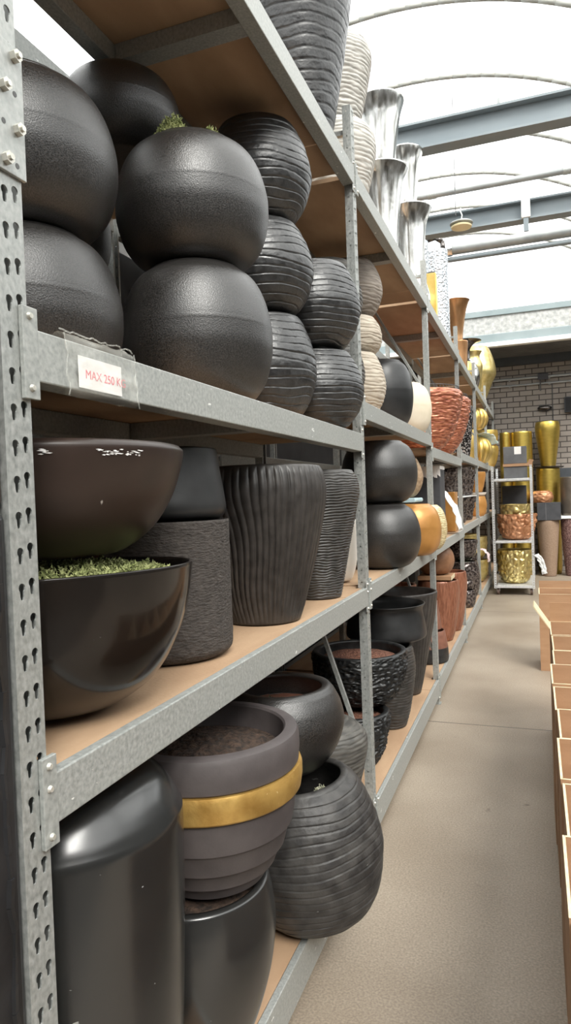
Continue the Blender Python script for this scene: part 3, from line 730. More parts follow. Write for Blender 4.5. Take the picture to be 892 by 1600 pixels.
# ------------------------------------------------------------------ pots on the top deck
zA = 2.962
slab('big dark blue-grey ringed urn on the top deck, tapering to its foot', -.88, 2.73, zA, .25, 1.0, 26, 2.2, prof=[(.46, 0), (.54, .08), (.72, .32), (.92, .62), (1, .82), (.95, .94), (.86, 1)], m='slate', rows=230, depth=.006)
slab('dark ringed urn hanging over the back edge of the top deck near the camera', -1.17, 1.42, zA, .27, .60, 14, 4.2, prof=[(.42, 0), (.62, .06), (.86, .3), (1, .6), (.95, .85), (.86, 1)], rows=120)
fine('pale grey ribbed pot on the top deck behind the upright end, lower of two', -.925, 3.47, zA, .205, .47, 'pale_ribs', 22, 3, prof=URN, depth=.0065)
fine('pale grey ribbed vase on the top deck standing on another ribbed pot', -.925, 3.48, zA + .483, .195, .43, 'pale_ribs', 22, 5, prof=[(.60, 0), (.72, .2), (.88, .5), (1, .8), (.93, .95), (.85, 1)], depth=.0065)
TRUMPET = [(.62, 0), (.66, .06), (.55, .2), (.56, .4), (.66, .65), (.82, .88), (1, 1)]
BULB = [(.45, 0), (.70, .06), (.82, .16), (.74, .27), (.62, .36), (.63, .6), (.74, .85), (1, 1)]
def trumpet(label, x, y, z, R, H, prof=TRUMPET, m='silver'):
    return pot('trumpet_vase', label, 'vase', x, y, z, R, H, prof, M[m], lip=.012, depth=.4, seg=64, rows=60)
trumpet('polished silver flared vase, the nearer lower one behind the ribbed pots', -.89, 4.46, zA, .175, .70)
trumpet('polished silver cone vase standing inside the rim of the nearer silver vase', -.89, 4.46, zA + .712, .165, .43, [(.55, 0), (.58, .1), (.66, .4), (.80, .75), (.97, .96), (1, 1)])
trumpet('polished silver vase with round bulb foot and wide rim', -.89, 5.54, zA, .178, .86, BULB)
trumpet('polished silver flared vase stacked on the bulb-footed silver vase', -.92, 5.56, zA + .872, .15, .46, [(.55, 0), (.58, .1), (.66, .4), (.80, .75), (.97, .96), (1, 1)])
pot('silver_column', 'crinkled silver column vase, the nearer of two on the top deck', 'vase', -.95, 6.30, zA, .10, .86, [(.98, 0), (1, .05), (1, .5), (.98, 1)], M['foil'], seg=48)
pot('silver_column', 'crinkled silver column vase, the farther of two on the top deck', 'vase', -.83, 6.72, zA, .105, .90, [(.98, 0), (1, .05), (1, .5), (.98, 1)], M['foil'], seg=48)
o = MB().box(-.80, -.72, 5.74, 5.82, zA, zA + .40).build('gold_pedestal', M['gold_satin'], bevel=.006); tag(o, 'slim square gold pedestal vase between silver vases', 'vase')
MB().box(-.79, -.73, 5.75, 5.81, zA + .401, zA + .41).build('rim', M['gunmetal'], o)
pot('copper_vase', 'small copper cup vase holding up the flared copper trumpet', 'vase', -.84, 8.72, zA, .11, .44, [(.86, 0), (.88, .3), (.92, .7), (1, 1)], M['copper_metal'])
trumpet('flared aged copper trumpet vase standing on a small copper cup', -.86, 8.72, zA + .447, .165, .50, [(.42, 0), (.45, .2), (.58, .5), (.76, .8), (.95, .98), (1, 1)], 'copper_metal')
pot('globe_vase', 'silver globe vase under the dark dish on the top deck', 'vase', -.93, 10.6, zA, .20, .56, [(.35, 0), (.7, .12), (.98, .42), (.96, .66), (.7, .9), (.4, 1)], M['gunmetal'] if False else M['silver'])
pot('flared_dish', 'dark gunmetal flared dish vase perched on the silver globe vase', 'vase', -.92, 10.6, zA + .567, .225, .27, [(.26, 0), (.24, .3), (.3, .6), (.6, .88), (1, 1)], M['gunmetal'], lip=.012, depth=.3)
pot('gold_pot', 'little gold pot at the foot of the copper vase on the top deck', 'pot', -.82, 9.42, zA, .10, .31, [(.5, 0), (.85, .2), (1, .5), (.8, .85), (.6, 1)], M['gold_satin'])
for k, (yy, zz, lb) in enumerate(((11.05, .80, 'upper'), (11.1, .62, 'lower'))):
    pass
pot('gold_vase', 'slender gold vase between the silver globe and the big pale gold vase', 'vase', -.86, 11.25, zA, .13, .80, [(.5, 0), (.7, .2), (.9, .55), (1, .72), (.7, .88), (.95, 1)], M['gold_hammer'])
pot('gold_leaf_vase', 'big pale gold vase tapering down to a narrow foot, last on the top deck', 'vase', -.88, 11.95, zA, .32, .99, [(.30, 0), (.52, .18), (.80, .40), (1, .55), (.92, .75), (.75, .92), (.62, 1)], M['gold_hammer'], relief=vlines(6, .004), seg=96)

# ------------------------------------------------------------------ pots on the third deck
zC = 1.148; zC2_ = 1.154
b = pot('half_round_bowl', 'glossy black half-round bowl filled with moss on the third deck', 'bowl', -.905, 1.10, zC, .282, .274, [(.30, 0), (.50, .05), (.72, .22), (.88, .48), (.96, .74), (1, 1)], M['gloss'], seg=128, rows=60, lip=.008, depth=.35); b.rotation_euler = (math.radians(-.8), math.radians(-1.0), 0); b.location.z += .004
mound('soil', M['soil'], b, (0, 0, .228), .238, .012)
moss('moss', M['moss'], b, (-.0, 0, .252), .24, .24, .038, 7000, .0075, 11, hole=.45)
bz = pot('half_round_bowl', 'dark bronze bowl with chipped rim standing in the mossy bowl', 'bowl', -.905, 1.11, zC + .302, .265, .208, [(.34, 0), (.52, .04), (.74, .24), (.89, .52), (.97, .80), (.995, .96), (.975, 1)], M['bronze'], seg=128, rows=60, lip=.018, depth=.35)
chip = MB(); rr = random.Random(12)
for k in range(46):
    a = math.radians(rr.choice((rr.uniform(-34, -14), rr.uniform(-34, -14), rr.uniform(-34, -14), rr.uniform(-54, -51)))); zc = .183 + .010 * rr.random(); q = .265 * .992 + .0022
    w = .0048 * rr.uniform(.4, 1.5) / .265; h = .0009 * rr.uniform(.5, 1.5)
    chip.add([(q * cos(a - w), q * sin(a - w), zc), (q * cos(a + w * .3), q * sin(a + w * .3), zc - h), (q * cos(a + w), q * sin(a + w), zc + h * .3), (q * cos(a), q * sin(a), zc + h)], [(0, 1, 2, 3)])
chip.build('chipped_glaze', M['paper'], bz)['label'] = 'white chips in the rim glaze'
pot('cylinder_planter', 'rough dark brown concrete cylinder planter carrying a smoky pot', 'planter', -.925, 1.585, zC, .168, .345, [(.86, 0), (.95, .03), (1, .10), (1, .4), (1, .98), (.985, 1)], M['concrete_brown'], seg=96, rows=60, relief=rocky(.0012, 60), lip=.02)
pot('squat_planter', 'smoky black squat pot with wide shoulder standing on the concrete cylinder', 'planter', -.925, 1.595, zC + .352, .158, .185, [(.86, 0), (.96, .07), (1, .18), (.97, .4), (.91, .75), (.875, 1)], M['smoke'], seg=96, rows=50, lip=.014)
pot('fluted_vase', 'black vase with upright wavy folds on the third deck', 'vase', -.865, 2.10, zC, .222, .50, TALLFLUTE, M['flute'], seg=560, rows=70, relief=flutes(58, .0085, 2), lip=.03)
pot('thread_vase', 'black vase with fine horizontal thread ridges, wide shoulder and narrow foot', 'vase', -.835, 2.615, zC, .18, .50, [(.52, 0), (.58, .1), (.76, .42), (.93, .7), (1, .84), (.96, .94), (.86, 1)], M['thread'], seg=160, rows=340, relief=threads(46, .0052, 1.5), lip=.02)
globe('dark globe planter in the shade behind the thread-ridged vase', -.985, 3.25, zC2_ + .115, .165, .40, seg=64, rows=40)
pot('footed_stand', 'low dark stand under the shaded globe behind the thread-ridged vase', 'stand', -.985, 3.25, zC2_, .10, .105, CYL, M['darkbox'], seg=40, rows=12)
pot('cream_bowl', 'white egg-shaped bowl just left of the second upright', 'bowl', -.858, 3.03, zC2_, .09, .28, [(.35, 0), (.62, .05), (.86, .28), (.97, .6), (1, .85), (.98, 1)], M['white'])
pot('upturned_pot', 'reddish brown pot in the back shadow above the fluted vase', 'pot', -1.67, 2.55, 1.103, .20, .53, FLARE, M['terracotta'], seg=48)
# second bay
zC2 = 1.154
globe('grained grey-black globe on the third deck past the second upright, lower of two', -.79, 3.66, zC2, .208, .335, seg=96, rows=80)
globe('grained grey-black globe on the third deck past the second upright, upper of two', -.80, 3.68, zC2 + .346, .207, .33, seg=96, rows=80)
fine('small tan woven globe on a dark tray behind the upper grey globe', -.885, 4.82, zC2 + .367, .148, .27, 'tan_weave', 40, 2, depth=.002)
pot('drum_pot', 'dark drum under the pale blue tray behind the amber globe', 'pot', -1.0, 4.74, zC2, .115, .322, CYL, M['darkbox'], seg=48)
mb = MB(); mb.box(-1.06, -.76, 4.62, 4.94, zC2 + .332, zC2 + .362); o = mb.build('plastic_tray', M['bluetray'], bevel=.01); tag(o, 'pale blue plastic tray under the tan woven globe', 'tray')
MB().box(-1.05, -.765, 4.612, 4.619, zC2 + .334, zC2 + .36).build('tray_lip', M['bluetray'], o, bevel=.002)
globe('shiny amber globe planter on the third deck in front of the third upright', -.735, 4.38, zC2, .17, .318, m='amber', seg=80, rows=60)
fine('pale gold woven globe planter right of the amber globe', -.725, 4.745, zC2, .152, .305, 'gold_weave', 24, 6, depth=.005, prof=GLOBE)
# third bay
zC3 = 1.162
o = MB().box(-1.0, -.745, 5.80, 6.10, zC3, zC3 + .58).build('tall_box', M['darkbox'], bevel=.006); tag(o, 'tall black box with torn white top on the third deck', 'box')
rr = random.Random(9); mb = MB()
for q in range(10): mb.prism([(-1.002 + .026 * q, zC3 + .582), (-1.002 + .026 * (q + 1) - .002, zC3 + .582), (-1.002 + .026 * (q + 1), zC3 + .50 + .03 * rr.random()), (-1.002 + .026 * q, zC3 + .51 + .03 * rr.random())], 'y', 5.795, 5.7985)
mb.box(-1.004, -.744, 5.79, 6.104, zC3 + .5825, zC3 + .61); mb.build('torn_paper', M['paper'], o)
MB().prism([(-.845, zC3 + .34), (-.832, zC3 + .34), (-.822, zC3 + .40), (-.835, zC3 + .40)], 'y', 5.795, 5.799).build('sticker', M['paper'], o)
drape('plastic_wrap', M['cloth'], 'white plastic sheet hanging over the beam beside the black box', 'wrap', [(-.88, 6.30, zC3 + .44), (-.78, 6.38, zC3 + .38), (-.69, 6.45, zC3 + .22), (-.655, 6.5, zC3 + .03)], (.02, .26, 0), seed=6)
o = MB().box(-.97, -.735, 6.76, 7.02, zC3, zC3 + .385).build('orange_planter', M['amber'], bevel=.006); tag(o, 'square orange-brown planter between white sheet and dark shell vases', 'planter')
MB().box(-.955, -.75, 6.775, 7.005, zC3 + .3855, zC3 + .387).build('soil', M['soil'], o)
SHELLV = [(.62, 0), (.7, .15), (.82, .5), (.95, .85), (1, 1)]
zC4 = 1.192
G = 'dark shell-glazed vases on the third deck'
for k, (x, y, lb) in enumerate(((-.87, 7.42, 'lower dark shell-glazed vase next to the square orange planter'), (-.855, 7.98, 'lower dark shell-glazed vase, middle of the three lower ones'), (-.85, 8.78, 'lower dark shell-glazed vase, farthest of the three lower ones'))):
    pot('shell_vase', lb, 'vase', x, y, zC4, .155, .285, SHELLV, M['shell'], relief=pebbled(.012, 24, k), group=G, lip=.012)
mb = MB().box(-1.08, -.70, 7.25, 8.98, zC4 + .293, zC4 + .303); o = mb.build('plank', M['cloth'], bevel=.002); tag(o, 'thin pale plank bridging the lower shell-glazed vases', 'plank')
for k, (x, y, h, lb) in enumerate(((-.91, 7.42, .26, 'short dark shell-glazed vase, nearest on the pale plank'), (-.85, 7.92, .315, 'tall dark shell-glazed vase on the pale plank, first of the two tall ones'), (-.845, 8.38, .335, 'tall dark shell-glazed vase on the pale plank, second of the two tall ones'), (-.84, 8.80, .31, 'dark shell-glazed vase at the far end of the pale plank'))):
    pot('shell_vase', lb, 'vase', x, y, zC4 + .304, .15, h, SHELLV, M['shell'], relief=pebbled(.012, 24, k + 9), group=G, lip=.012)
pot('amber_vase', 'amber glass-like vase low at the far end of the third deck', 'vase', -.80, 10.05, zC4, .15, .275, BARREL, M['amber'])
pot('amber_vase', 'amber vase standing on the low amber vase beside the trolley', 'vase', -.80, 10.05, zC4 + .335, .145, .285, [(.62, 0), (.8, .3), (1, .8), (.98, 1)], M['amber'])
pot('cream_bowl', 'small white dish between the two amber vases', 'dish', -.80, 10.05, zC4 + .283, .15, .045, [(.7, 0), (.9, .4), (1, 1)], M['white'], rows=10, lip=.01)

# ------------------------------------------------------------------ pots on the lowest deck
zD = .187
DOME = [(.82, 0), (.86, .05), (.93, .35), (.985, .65), (1, .80), (1, .885), (.984, .898), (.94, .922), (.84, .960), (.70, .987), (.5, 1)]
pot('tall_vase', 'tall satin charcoal vase with domed shoulder at the lower left corner', 'vase', -.885, 1.10, zD, .222, .845, DOME, M['satin'], seg=128, rows=90, lip=.03, depth=.2)
pot('tall_planter', 'satin charcoal planter below the gold-banded bowl', 'planter', -.853, 1.54, zD, .205, .392, [(.62, 0), (.74, .1), (.92, .40), (1, .68), (.98, .86), (.93, 1)], M['satin'], seg=128, rows=70, lip=.026, depth=.25, fill=(M['soil'], .93, 'soil'))
# stepped bowl with gold band
SB = [(.55, 0), (.66, .06), (.72, .16), (.735, .17), (.79, .27), (.805, .28), (.85, .38), (.865, .39), (.905, .49), (.92, .50), (.945, .58)]
def stepped(x, y, z, R, H):
    o = empty('stepped_bowl', (x, y, z)); tag(o, 'taupe stepped bowl with a broad gold band, filled with soil', 'bowl')
    def ring(name, m, prof, parent=o):
        mb = MB(); lathe(mb, [(r * R, t * H) for r, t in prof], 128); return mb.build(name, m, parent, smooth=True, sharp=28)
    ring('lower_wall', M['taupe'], [(0, .006), (.50, 0), (.57, .012), (.63, .085), (.655, .10), (.68, .105), (.745, .21), (.765, .222), (.785, .226), (.845, .36), (.86, .378), (.88, .382), (.925, .55), (.93, .592), (.90, .595)])
    ring('gold_band', M['goldband'], [(.90, .598), (.965, .598), (.98, .61), (1, .68), (1, .745), (.985, .772), (.90, .774)])
    ring('rim_wall', M['taupe'], [(.90, .777), (.955, .777), (.965, .785), (.978, .87), (.975, .96), (.955, .99), (.92, 1), (.835, 1), (.815, .985), (.80, .85), (.70, .62), (0, .6)])
    mound('soil', M['soil'], o, (0, 0, .84 * H), .78 * R, .02)
    return o
stepped(-.812, 1.562, .590, .242, .375)
G5 = slab('big round dusty ringed pot overhanging the lowest beam at the aisle', -.690, 2.065, zD + .001, .237, .445, 19, 9.1, prof=[(.50, 0), (.70, .055), (.88, .20), (.985, .42), (1, .54), (.93, .76), (.79, .93), (.68, 1)], m='slate_dusty', rows=240, seg=160, depth=.0065)
G5.rotation_euler = (math.radians(2), math.radians(-6.5), 0); G5.location.z += .0145
moss('lichen', M['lichen'], G5, (.075, -.02, .365), .06, .075, .05, 1500, .008, 21)
g4 = pot('globe_planter', 'open grained charcoal globe with soil standing on the dusty ringed pot', 'planter', -.812, 2.10, .652, .208, .27, [(.40, 0), (.62, .06), (.86, .28), (.99, .56), (.96, .78), (.86, .95), (.81, 1)], M['globe'], seg=112, rows=80, lip=.034, depth=.3)
mound('soil', M['terracotta'], g4, (0, 0, .20), .16, .01); moss('moss', M['moss_dark'], g4, (-.02, -.06, .212), .10, .06, .03, 380, .012, 23)
fine('black and white ribbed vase in the dark behind the second upright', -.862, 2.735, zD, .176, .42, 'ash_ribs', 26, 4, prof=URN[:-2] + [(.9, .9), (.7, .97), (.55, 1)], depth=.0045)
# second bay
def rockpot(label, x, y, z, R, H, seed, prof):
    o = pot('rock_pot', label, 'pot', x, y, z, R, H, prof, M['rock'], seg=220, rows=130, relief=rocky(.014, 30, seed), lip=.032, depth=.25)
    mound('clay_pebbles', M['leca'], o, (0, 0, H * .86), R * .80, .02, s=80); return o
rockpot('black rock-textured pot on the lowest deck, lower of two', -.90, 3.36, zD, .185, .26, 1, [(.6, 0), (.72, .15), (.88, .5), (.97, .85), (.96, 1)])
rockpot('black rock-textured bowl with pebbles inside, standing over the lower rock pot', -.90, 3.50, zD + .27, .252, .27, 5, [(.5, 0), (.7, .1), (.9, .4), (.99, .8), (.985, 1)])
fine('tall black ring-textured vase behind the two rock-textured pots', -.85, 3.955, zD, .165, .465, 'thread', 26, 7, prof=[(.62, 0), (.78, .2), (.95, .55), (1, .75), (.94, .95), (.9, 1)], depth=.006)
pot('fluted_vase', 'tall dark brown vertical-ribbed planter with wide open rim', 'planter', -.88, 4.64, zD, .24, .69, [(.46, 0), (.54, .12), (.72, .42), (.9, .74), (.985, .95), (1, 1)], M['flute'], seg=260, rows=50, relief=flutes(40, .005, 5), lip=.022, fill=(M['terracotta'], .90, 'soil'))
pot('flared_planter', 'black squat planter with pale rolled rim, propped in front of the ribbed planter', 'planter', -.885, 4.12, .665, .245, .215, [(.80, 0), (.93, .04), (1, .14), (.97, .45), (.92, .80), (.94, .92), (.985, 1)], M['smoke'], seg=112, rows=50, lip=.012, depth=.55)
pot('support_drum', 'dark round drum holding up the squat black planter', 'drum', -1.05, 4.20, zD, .085, .47, CYL, M['bronze'], seg=40, rows=20)
# third bay
pot('tapered_pot', 'brown terracotta cone pot standing on the dark-based one', 'pot', -.86, 5.56, zD + .262, .12, .225, [(1, 0), (.95, .3), (.82, .8), (.78, 1)], M['terracotta'], lip=.012)
def two_tone(label, x, y, z, R, H):
    o = empty('tapered_pot', (x, y, z)); tag(o, label, 'pot')
    mb = MB(); lathe(mb, [(0, .003), (.86 * R, 0), (.97 * R, .03 * H), (R, .12 * H), (.97 * R, .47 * H), (.9 * R, .47 * H)], 64); mb.build('base', M['rock'], o, smooth=True, sharp=35)
    mb = MB(); lathe(mb, [(.9 * R, .472 * H), (.97 * R, .472 * H), (.90 * R, .75 * H), (.84 * R, .985 * H), (.82 * R, H), (.78 * R, .99 * H), (.82 * R, .6 * H), (0, .55 * H)], 64); mb.build('upper_wall', M['terracotta'], o, smooth=True, sharp=35)
    return o
two_tone('brown cone pot with rough dark base at the edge of the lowest deck', -.86, 5.56, zD, .172, .25)
COPV = [(.62, 0), (.75, .15), (.92, .5), (1, .78), (.97, .95), (.94, 1)]
pot('copper_pot', 'copper-glazed pot with vertical streaks, the nearer of two', 'pot', -.867, 6.38, zD, .19, .55, COPV, M['copper_glaze'], seg=200, relief=flutes(34, .004, 1), lip=.014, depth=.3)
pot('copper_pot', 'copper-glazed pot with vertical streaks, the farther of two', 'pot', -.842, 6.86, zD, .19, .575, COPV, M['copper_glaze'], seg=200, relief=flutes(34, .004, 4), lip=.014, depth=.3)
o = MB().box(-1.03, -.73, 6.22, 6.50, .752, .79).build('cardboard_sheet', M['card'], bevel=.004); tag(o, 'folded cardboard lying across the nearer copper-glazed pot', 'cardboard')
MB().box(-.7295, -.728, 6.22, 6.50, .753, .789).build('cut_edge', M['card_edge'], o)
globe('brown globe pot sitting on cardboard over the copper-glazed pot', -.885, 6.38, .793, .172, .255, m='tan_brown', seg=64, rows=50, prof=GLOBE_LOW)
pot('terracotta_pot', 'brown pot in shadow behind the ribbed planter', 'pot', -1.03, 5.24, zD + .495, .15, .16, BOWL, M['copper_glaze'])
pot('terracotta_pot', 'plain brown cylinder pot in shadow behind the cone pots', 'pot', -1.03, 5.24, zD, .15, .48, CYL, M['terracotta'])
# far bays
pot('bark_pot', 'dark bark-textured barrel with moss on the lowest deck', 'pot', -.885, 8.90, zD, .20, .47, BARREL, M['shell'], relief=rocky(.01, 22, 3), fill=(M['moss_dark'], .95, 'moss'))
pot('bark_pot', 'dark bark-textured bowl standing on the mossy barrel', 'pot', -.90, 8.92, zD + .50, .195, .24, [(.6, 0), (.85, .25), (.98, .75), (1, 1)], M['shell'], relief=rocky(.01, 22, 8))
pot('gold_chip_pot', 'dull gold bowl behind the bark-textured bowl', 'pot', -.93, 9.62, zD + .52, .19, .25, BOWL, M['gold_hammer'], relief=pebbled(.008, 22))
pot('bark_pot', 'dark plain pot under the dull gold bowl', 'pot', -.93, 9.62, zD, .18, .505, CYL, M['shell'])
pot('small_jar', 'small dark jar near the aisle, upper of two', 'jar', -.80, 8.26, zD + .205, .095, .10, BARREL, M['shell'])
pot('small_jar', 'small grey-brown jar near the aisle, lower of two', 'jar', -.80, 8.24, zD, .115, .195, BARREL, M['shell'], relief=rocky(.006, 30))
HAM = [(.5, 0), (.72, .08), (.9, .32), (.99, .7), (1, 1)]
pot('hammered_bowl', 'gold hammered bowl beyond the bark pots, lower of two on the rack', 'bowl', -.90, 10.55, zD, .215, .33, HAM, M['gold_hammer'], relief=pebbled(.012, 16, 2))
pot('hammered_bowl', 'gold hammered bowl beyond the bark pots, upper of two on the rack', 'bowl', -.90, 10.57, zD + .345, .21, .33, HAM, M['gold_hammer'], relief=pebbled(.012, 16, 6))
drape('plastic_wrap', M['pinkpaper'], 'pale pink and white wrap hanging out from the gold bowls', 'wrap', [(-.83, 10.15, .70), (-.72, 10.17, .70), (-.66, 10.2, .62), (-.655, 10.2, .52)], (.02, .16, 0), seed=12)

# ------------------------------------------------------------------ plant trolley at the end of the aisle
TX0, TX1, TY0, TY1 = -.602, -.038, 10.45, 11.75
tro = empty('plant_trolley', (-.32, 10.45, 0)); tag(tro, 'silver plant trolley with perforated posts standing at the end of the aisle', 'trolley')
SQ = [(-.006, -.007), (.006, -.007), (.006, .007), (-.006, .007)]
sq = hole_cell(.032, .036, SQ, .016, .018)
def tpost():
    mb = MB()
    for k in range(50):
        vs, fs, hl = sq
        mb.add([(a, 0, .10 + k * .036 + c) for a, c in vs], fs)
        mb.add([(0, a, .10 + k * .036 + c) for a, c in vs], fs)
    return mb
tp = None
for x, y, rz in ((TX0, TY0, 0), (TX1, TY0, PI / 2), (TX1, TY1, PI), (TX0, TY1, -PI / 2)):
    if tp is None: tp = tpost().build('post', M['trolley'], tro); q = tp
    else: q = share(tp, 'post', tro)
    q.location = (x + .32, y - 10.45, 0); q.rotation_euler = (0, 0, rz)
    s = q.modifiers.new('thick', 'SOLIDIFY') if q is tp else None
    if s: s.thickness = .003
    wx = x + .32 + (.05 if x < -.3 else -.05); wy = y - 10.45 + (.08 if y < 11 else -.08)
    mb = MB(); mb.tube((wx - .018, wy, .05), (wx + .018, wy, .05), .049, 20); wh = mb.build('caster', M['rubber'], tro, smooth=True, sharp=40)
    MB().box(wx - .026, wx + .026, wy - .02, wy + .02, .05, .105).build('fork', M['trolley'], wh, bevel=.003)
for z0, z1 in ((.105, .145), (.765, .795), (1.675, 1.712)):
    MB().box(TX0 + .034 + .32, TX1 - .034 + .32, 0.002, TY1 - TY0 - .002, z0, z1).build('shelf', M['trolley'], tro, bevel=.004)
pot('hammered_bowl', 'large pale gold hammered bowl on the bottom shelf of the trolley', 'bowl', -.315, 10.79, .147, .255, .50, [(.55, 0), (.75, .08), (.92, .32), (1, .7), (.99, 1)], M['gold_hammer'], seg=150, rows=90, relief=pebbled(.022, 14, 1, .8), lip=.015)
cb = pot('pebble_bowl', 'copper pebble-textured bowl on the middle shelf of the trolley', 'bowl', -.275, 10.82, .797, .285, .385, [(.45, 0), (.66, .06), (.86, .3), (.98, .7), (1, 1)], M['copper_pebble'], seg=180, rows=110, relief=pebbled(.026, 13, 3, .9), lip=.012, depth=.75)
pot('hammered_bowl', 'dull gold hammered bowl nested in the copper pebble bowl', 'bowl', -.285, 10.82, .955, .222, .37, [(.5, 0), (.75, .1), (.95, .4), (1, 1)], M['gold_hammer'], seg=120, rows=60, relief=pebbled(.018, 14, 8, .8), lip=.01)
o = MB().box(-.49, -.13, 11.2, 11.6, .797, 1.60).build('black_box', M['darkbox'], bevel=.006); tag(o, 'black box at the back of the trolley middle shelf', 'box')
MB().box(-.485, -.135, 11.205, 11.595, 1.6005, 1.61).build('lid', M['darkbox'], o)
def board_box(label, x0, x1, y0, y1, z0, z1, m, lab=False):
    o = MB().box(x0, x1, y0, y1, z0, z1).build('board_box', M[m], bevel=.005); tag(o, label, 'box')
    if lab: MB().box(x0 + .155, x0 + .25, y0 - .0025, y0 - .0005, z1 - .115, z1 - .005).build('white_sticker', M['paper'], o)
    return o
board_box('lower grey board box on the trolley top, under cardboard', -.43, -.105, 10.55, 10.95, 1.714, 1.885, 'greybox')
o = MB().box(-.44, -.03, 10.535, 10.96, 1.887, 1.927).build('cardboard_sheet', M['card'], bevel=.003); tag(o, 'brown cardboard layer between the two grey boxes on the trolley', 'cardboard')
MB().prism([(-.1, 1.928), (-.03, 1.928), (-.01, 1.975), (-.07, 1.985)], 'y', 10.55, 10.9).build('folded_flap', M['card'], o)
board_box('upper grey board box with white sticker on top of the trolley', -.43, -.105, 10.55, 10.95, 1.929, 2.18, 'greybox', True)

# ------------------------------------------------------------------ pots along the back wall
pot('tall_vase', 'tall sandy brown vase on the floor right of the trolley', 'vase', .197, 12.85, 0, .185, .985, [(.62, 0), (.68, .1), (.84, .5), (.98, .88), (1, .96), (.99, 1)], M['sand'], seg=80)
o = MB().box(.02, .408, 12.66, 13.02, .992, 1.30).build('board_box', M['darkbox'], bevel=.006); tag(o, 'dark grey box on top of the tall sandy brown vase', 'box'); o.rotation_euler = (0, 0, 0)
MB().box(.16, .17, 12.657, 12.6595, .995, 1.298).build('corner_edge', M['greybox'], o)
pot('pebble_bowl', 'copper pebble-textured pot behind the dark box at the back wall', 'pot', .12, 13.22, 1.18, .2, .30, GLOBE_LOW, M['copper_pebble'], relief=pebbled(.015, 15, 2)) if False else None
pot('gold_cylinder', 'tall gold cylinder at the back wall carrying the big gold vase', 'cylinder', .225, 13.24, 0, .205, 1.91, CYL, M['gold'], lip=.012, depth=.1)
o = pot('dark_dish', 'thin dark dish between gold cylinder and big gold vase', 'dish', .235, 13.24, 1.92, .27, .018, [(.92, 0), (1, 1)], M['gunmetal'], rows=4, lip=.01)
pot('gold_vase', 'big gold vase narrowing to its foot in front of the brick wall', 'vase', .235, 13.24, 1.947, .213, .80, [(.60, 0), (.62, .05), (.74, .3), (.92, .62), (1, .82), (.985, .93), (.92, 1)], M['gold'], seg=80, lip=.015)
pot('pebble_bowl', 'copper pebble-textured pot peeking over the dark box at the wall', 'pot', .11, 12.82, 1.303, .19, .20, [(.8, 0), (.97, .3), (1, .5), (.9, .8), (.7, 1)], M['copper_pebble'], relief=pebbled(.015, 15, 2))
pot('tall_vase', 'tall wine-brown mosaic vase right of the sandy brown vase', 'vase', .60, 12.92, 0, .195, 1.0, [(.66, 0), (.74, .15), (.92, .6), (1, .9), (.98, 1)], M['mosaic'], relief=pebbled(.008, 26, 3), seg=80)
o = MB().box(.40, .82, 12.72, 13.12, 1.01, 1.06).build('slab_block', M['whitepaint'], bevel=.006); tag(o, 'white slab on top of the wine-brown mosaic vase', 'slab')
MB().box(.399, .3995, 12.73, 13.11, 1.012, 1.058).build('edge_strip', M['paper'], o)
pot('metal_cylinder', 'plain grey-brown metal cylinder on the white slab', 'cylinder', .60, 12.93, 1.062, .185, .67, CYL, M['greybrown'], lip=.012, depth=.2)
G = 'gold cylinders behind the trolley'
for k, (x, y, R, lb) in enumerate(((-.212, 13.05, .185, 'broad gold cylinder vase behind the grey boxes'), (-.49, 13.0, .095, 'slim gold cylinder vase left of the broad one behind the trolley'))):
    pot('gold_cylinder', lb + ', upper of its stack', 'cylinder', x, y, 1.31, R, 1.27, CYL, M['gold'], lip=.012, depth=.2, group=G)
    pot('gold_cylinder', lb + ', lower of its stack', 'cylinder', x, y, 0, R, 1.295, CYL, M['gold'], lip=.012, depth=.2, group=G)
drape('plastic_wrap', M['cloth'], 'white strip of wrap hanging from the right trolley post', 'wrap', [(-.02, 10.44, .60), (.03, 10.43, .56), (.08, 10.43, .42), (.10, 10.43, .32)], (.07, 0, .02), seed=15)

# ------------------------------------------------------------------ fittings on the brick wall
o = MB().tube((-1.2, 13.555, 3.62), (3.0, 13.555, 3.62), .025, 12).build('wall_pipe', M['pipe'], smooth=True, sharp=40); tag(o, 'upper grey conduit running along the brick wall', 'pipe')
for xx in (-.4, .3, 1.2): MB().box(xx - .015, xx + .015, 13.53, 13.599, 3.585, 3.594).build('clip', M['pipe'], o)
o = MB().tube((-1.2, 13.565, 3.50), (3.0, 13.565, 3.50), .02, 12).build('wall_pipe', M['pipe'], smooth=True, sharp=40); tag(o, 'lower grey conduit running along the brick wall', 'pipe')
for xx in (-.4, .3, 1.2): MB().box(xx - .015, xx + .015, 13.54, 13.599, 3.47, 3.479).build('clip', M['pipe'], o)
o = MB().box(.10, .28, 13.49, 13.529, 3.56, 3.68).build('wall_outlet_box', M['darkbox'], bevel=.012); tag(o, 'small dark junction box on the wall conduits', 'junction box')
MB().tube((.14, 13.51, 3.36), (.14, 13.51, 3.559), .012, 8).build('dropper', M['wire'], o)
o = MB().tube((.345, 13.585, 2.75), (.345, 13.585, 3.478), .008, 8).build('wall_cable', M['wire']); tag(o, 'thin dark cable running down the brick wall to the gold vase', 'cable')
w = empty('wall_lamp', (.205, 13.599, 3.04)); tag(w, 'black oval wall lamp on the brick wall above the gold vase', 'lamp')
mb = MB(); n = 28; v = []; f = []
for j in range(8):
    a = j / 7 * PI / 2
    for i in range(n): th = 2 * PI * i / n; v.append((.122 * cos(a) * cos(th) if j < 7 else 0, -.03 - .07 * sin(a), .055 * cos(a) * sin(th) if j < 7 else 0))
for j in range(7):
    for i in range(n): f.append((j * n + i, j * n + (i + 1) % n, (j + 1) * n + (i + 1) % n, (j + 1) * n + i))
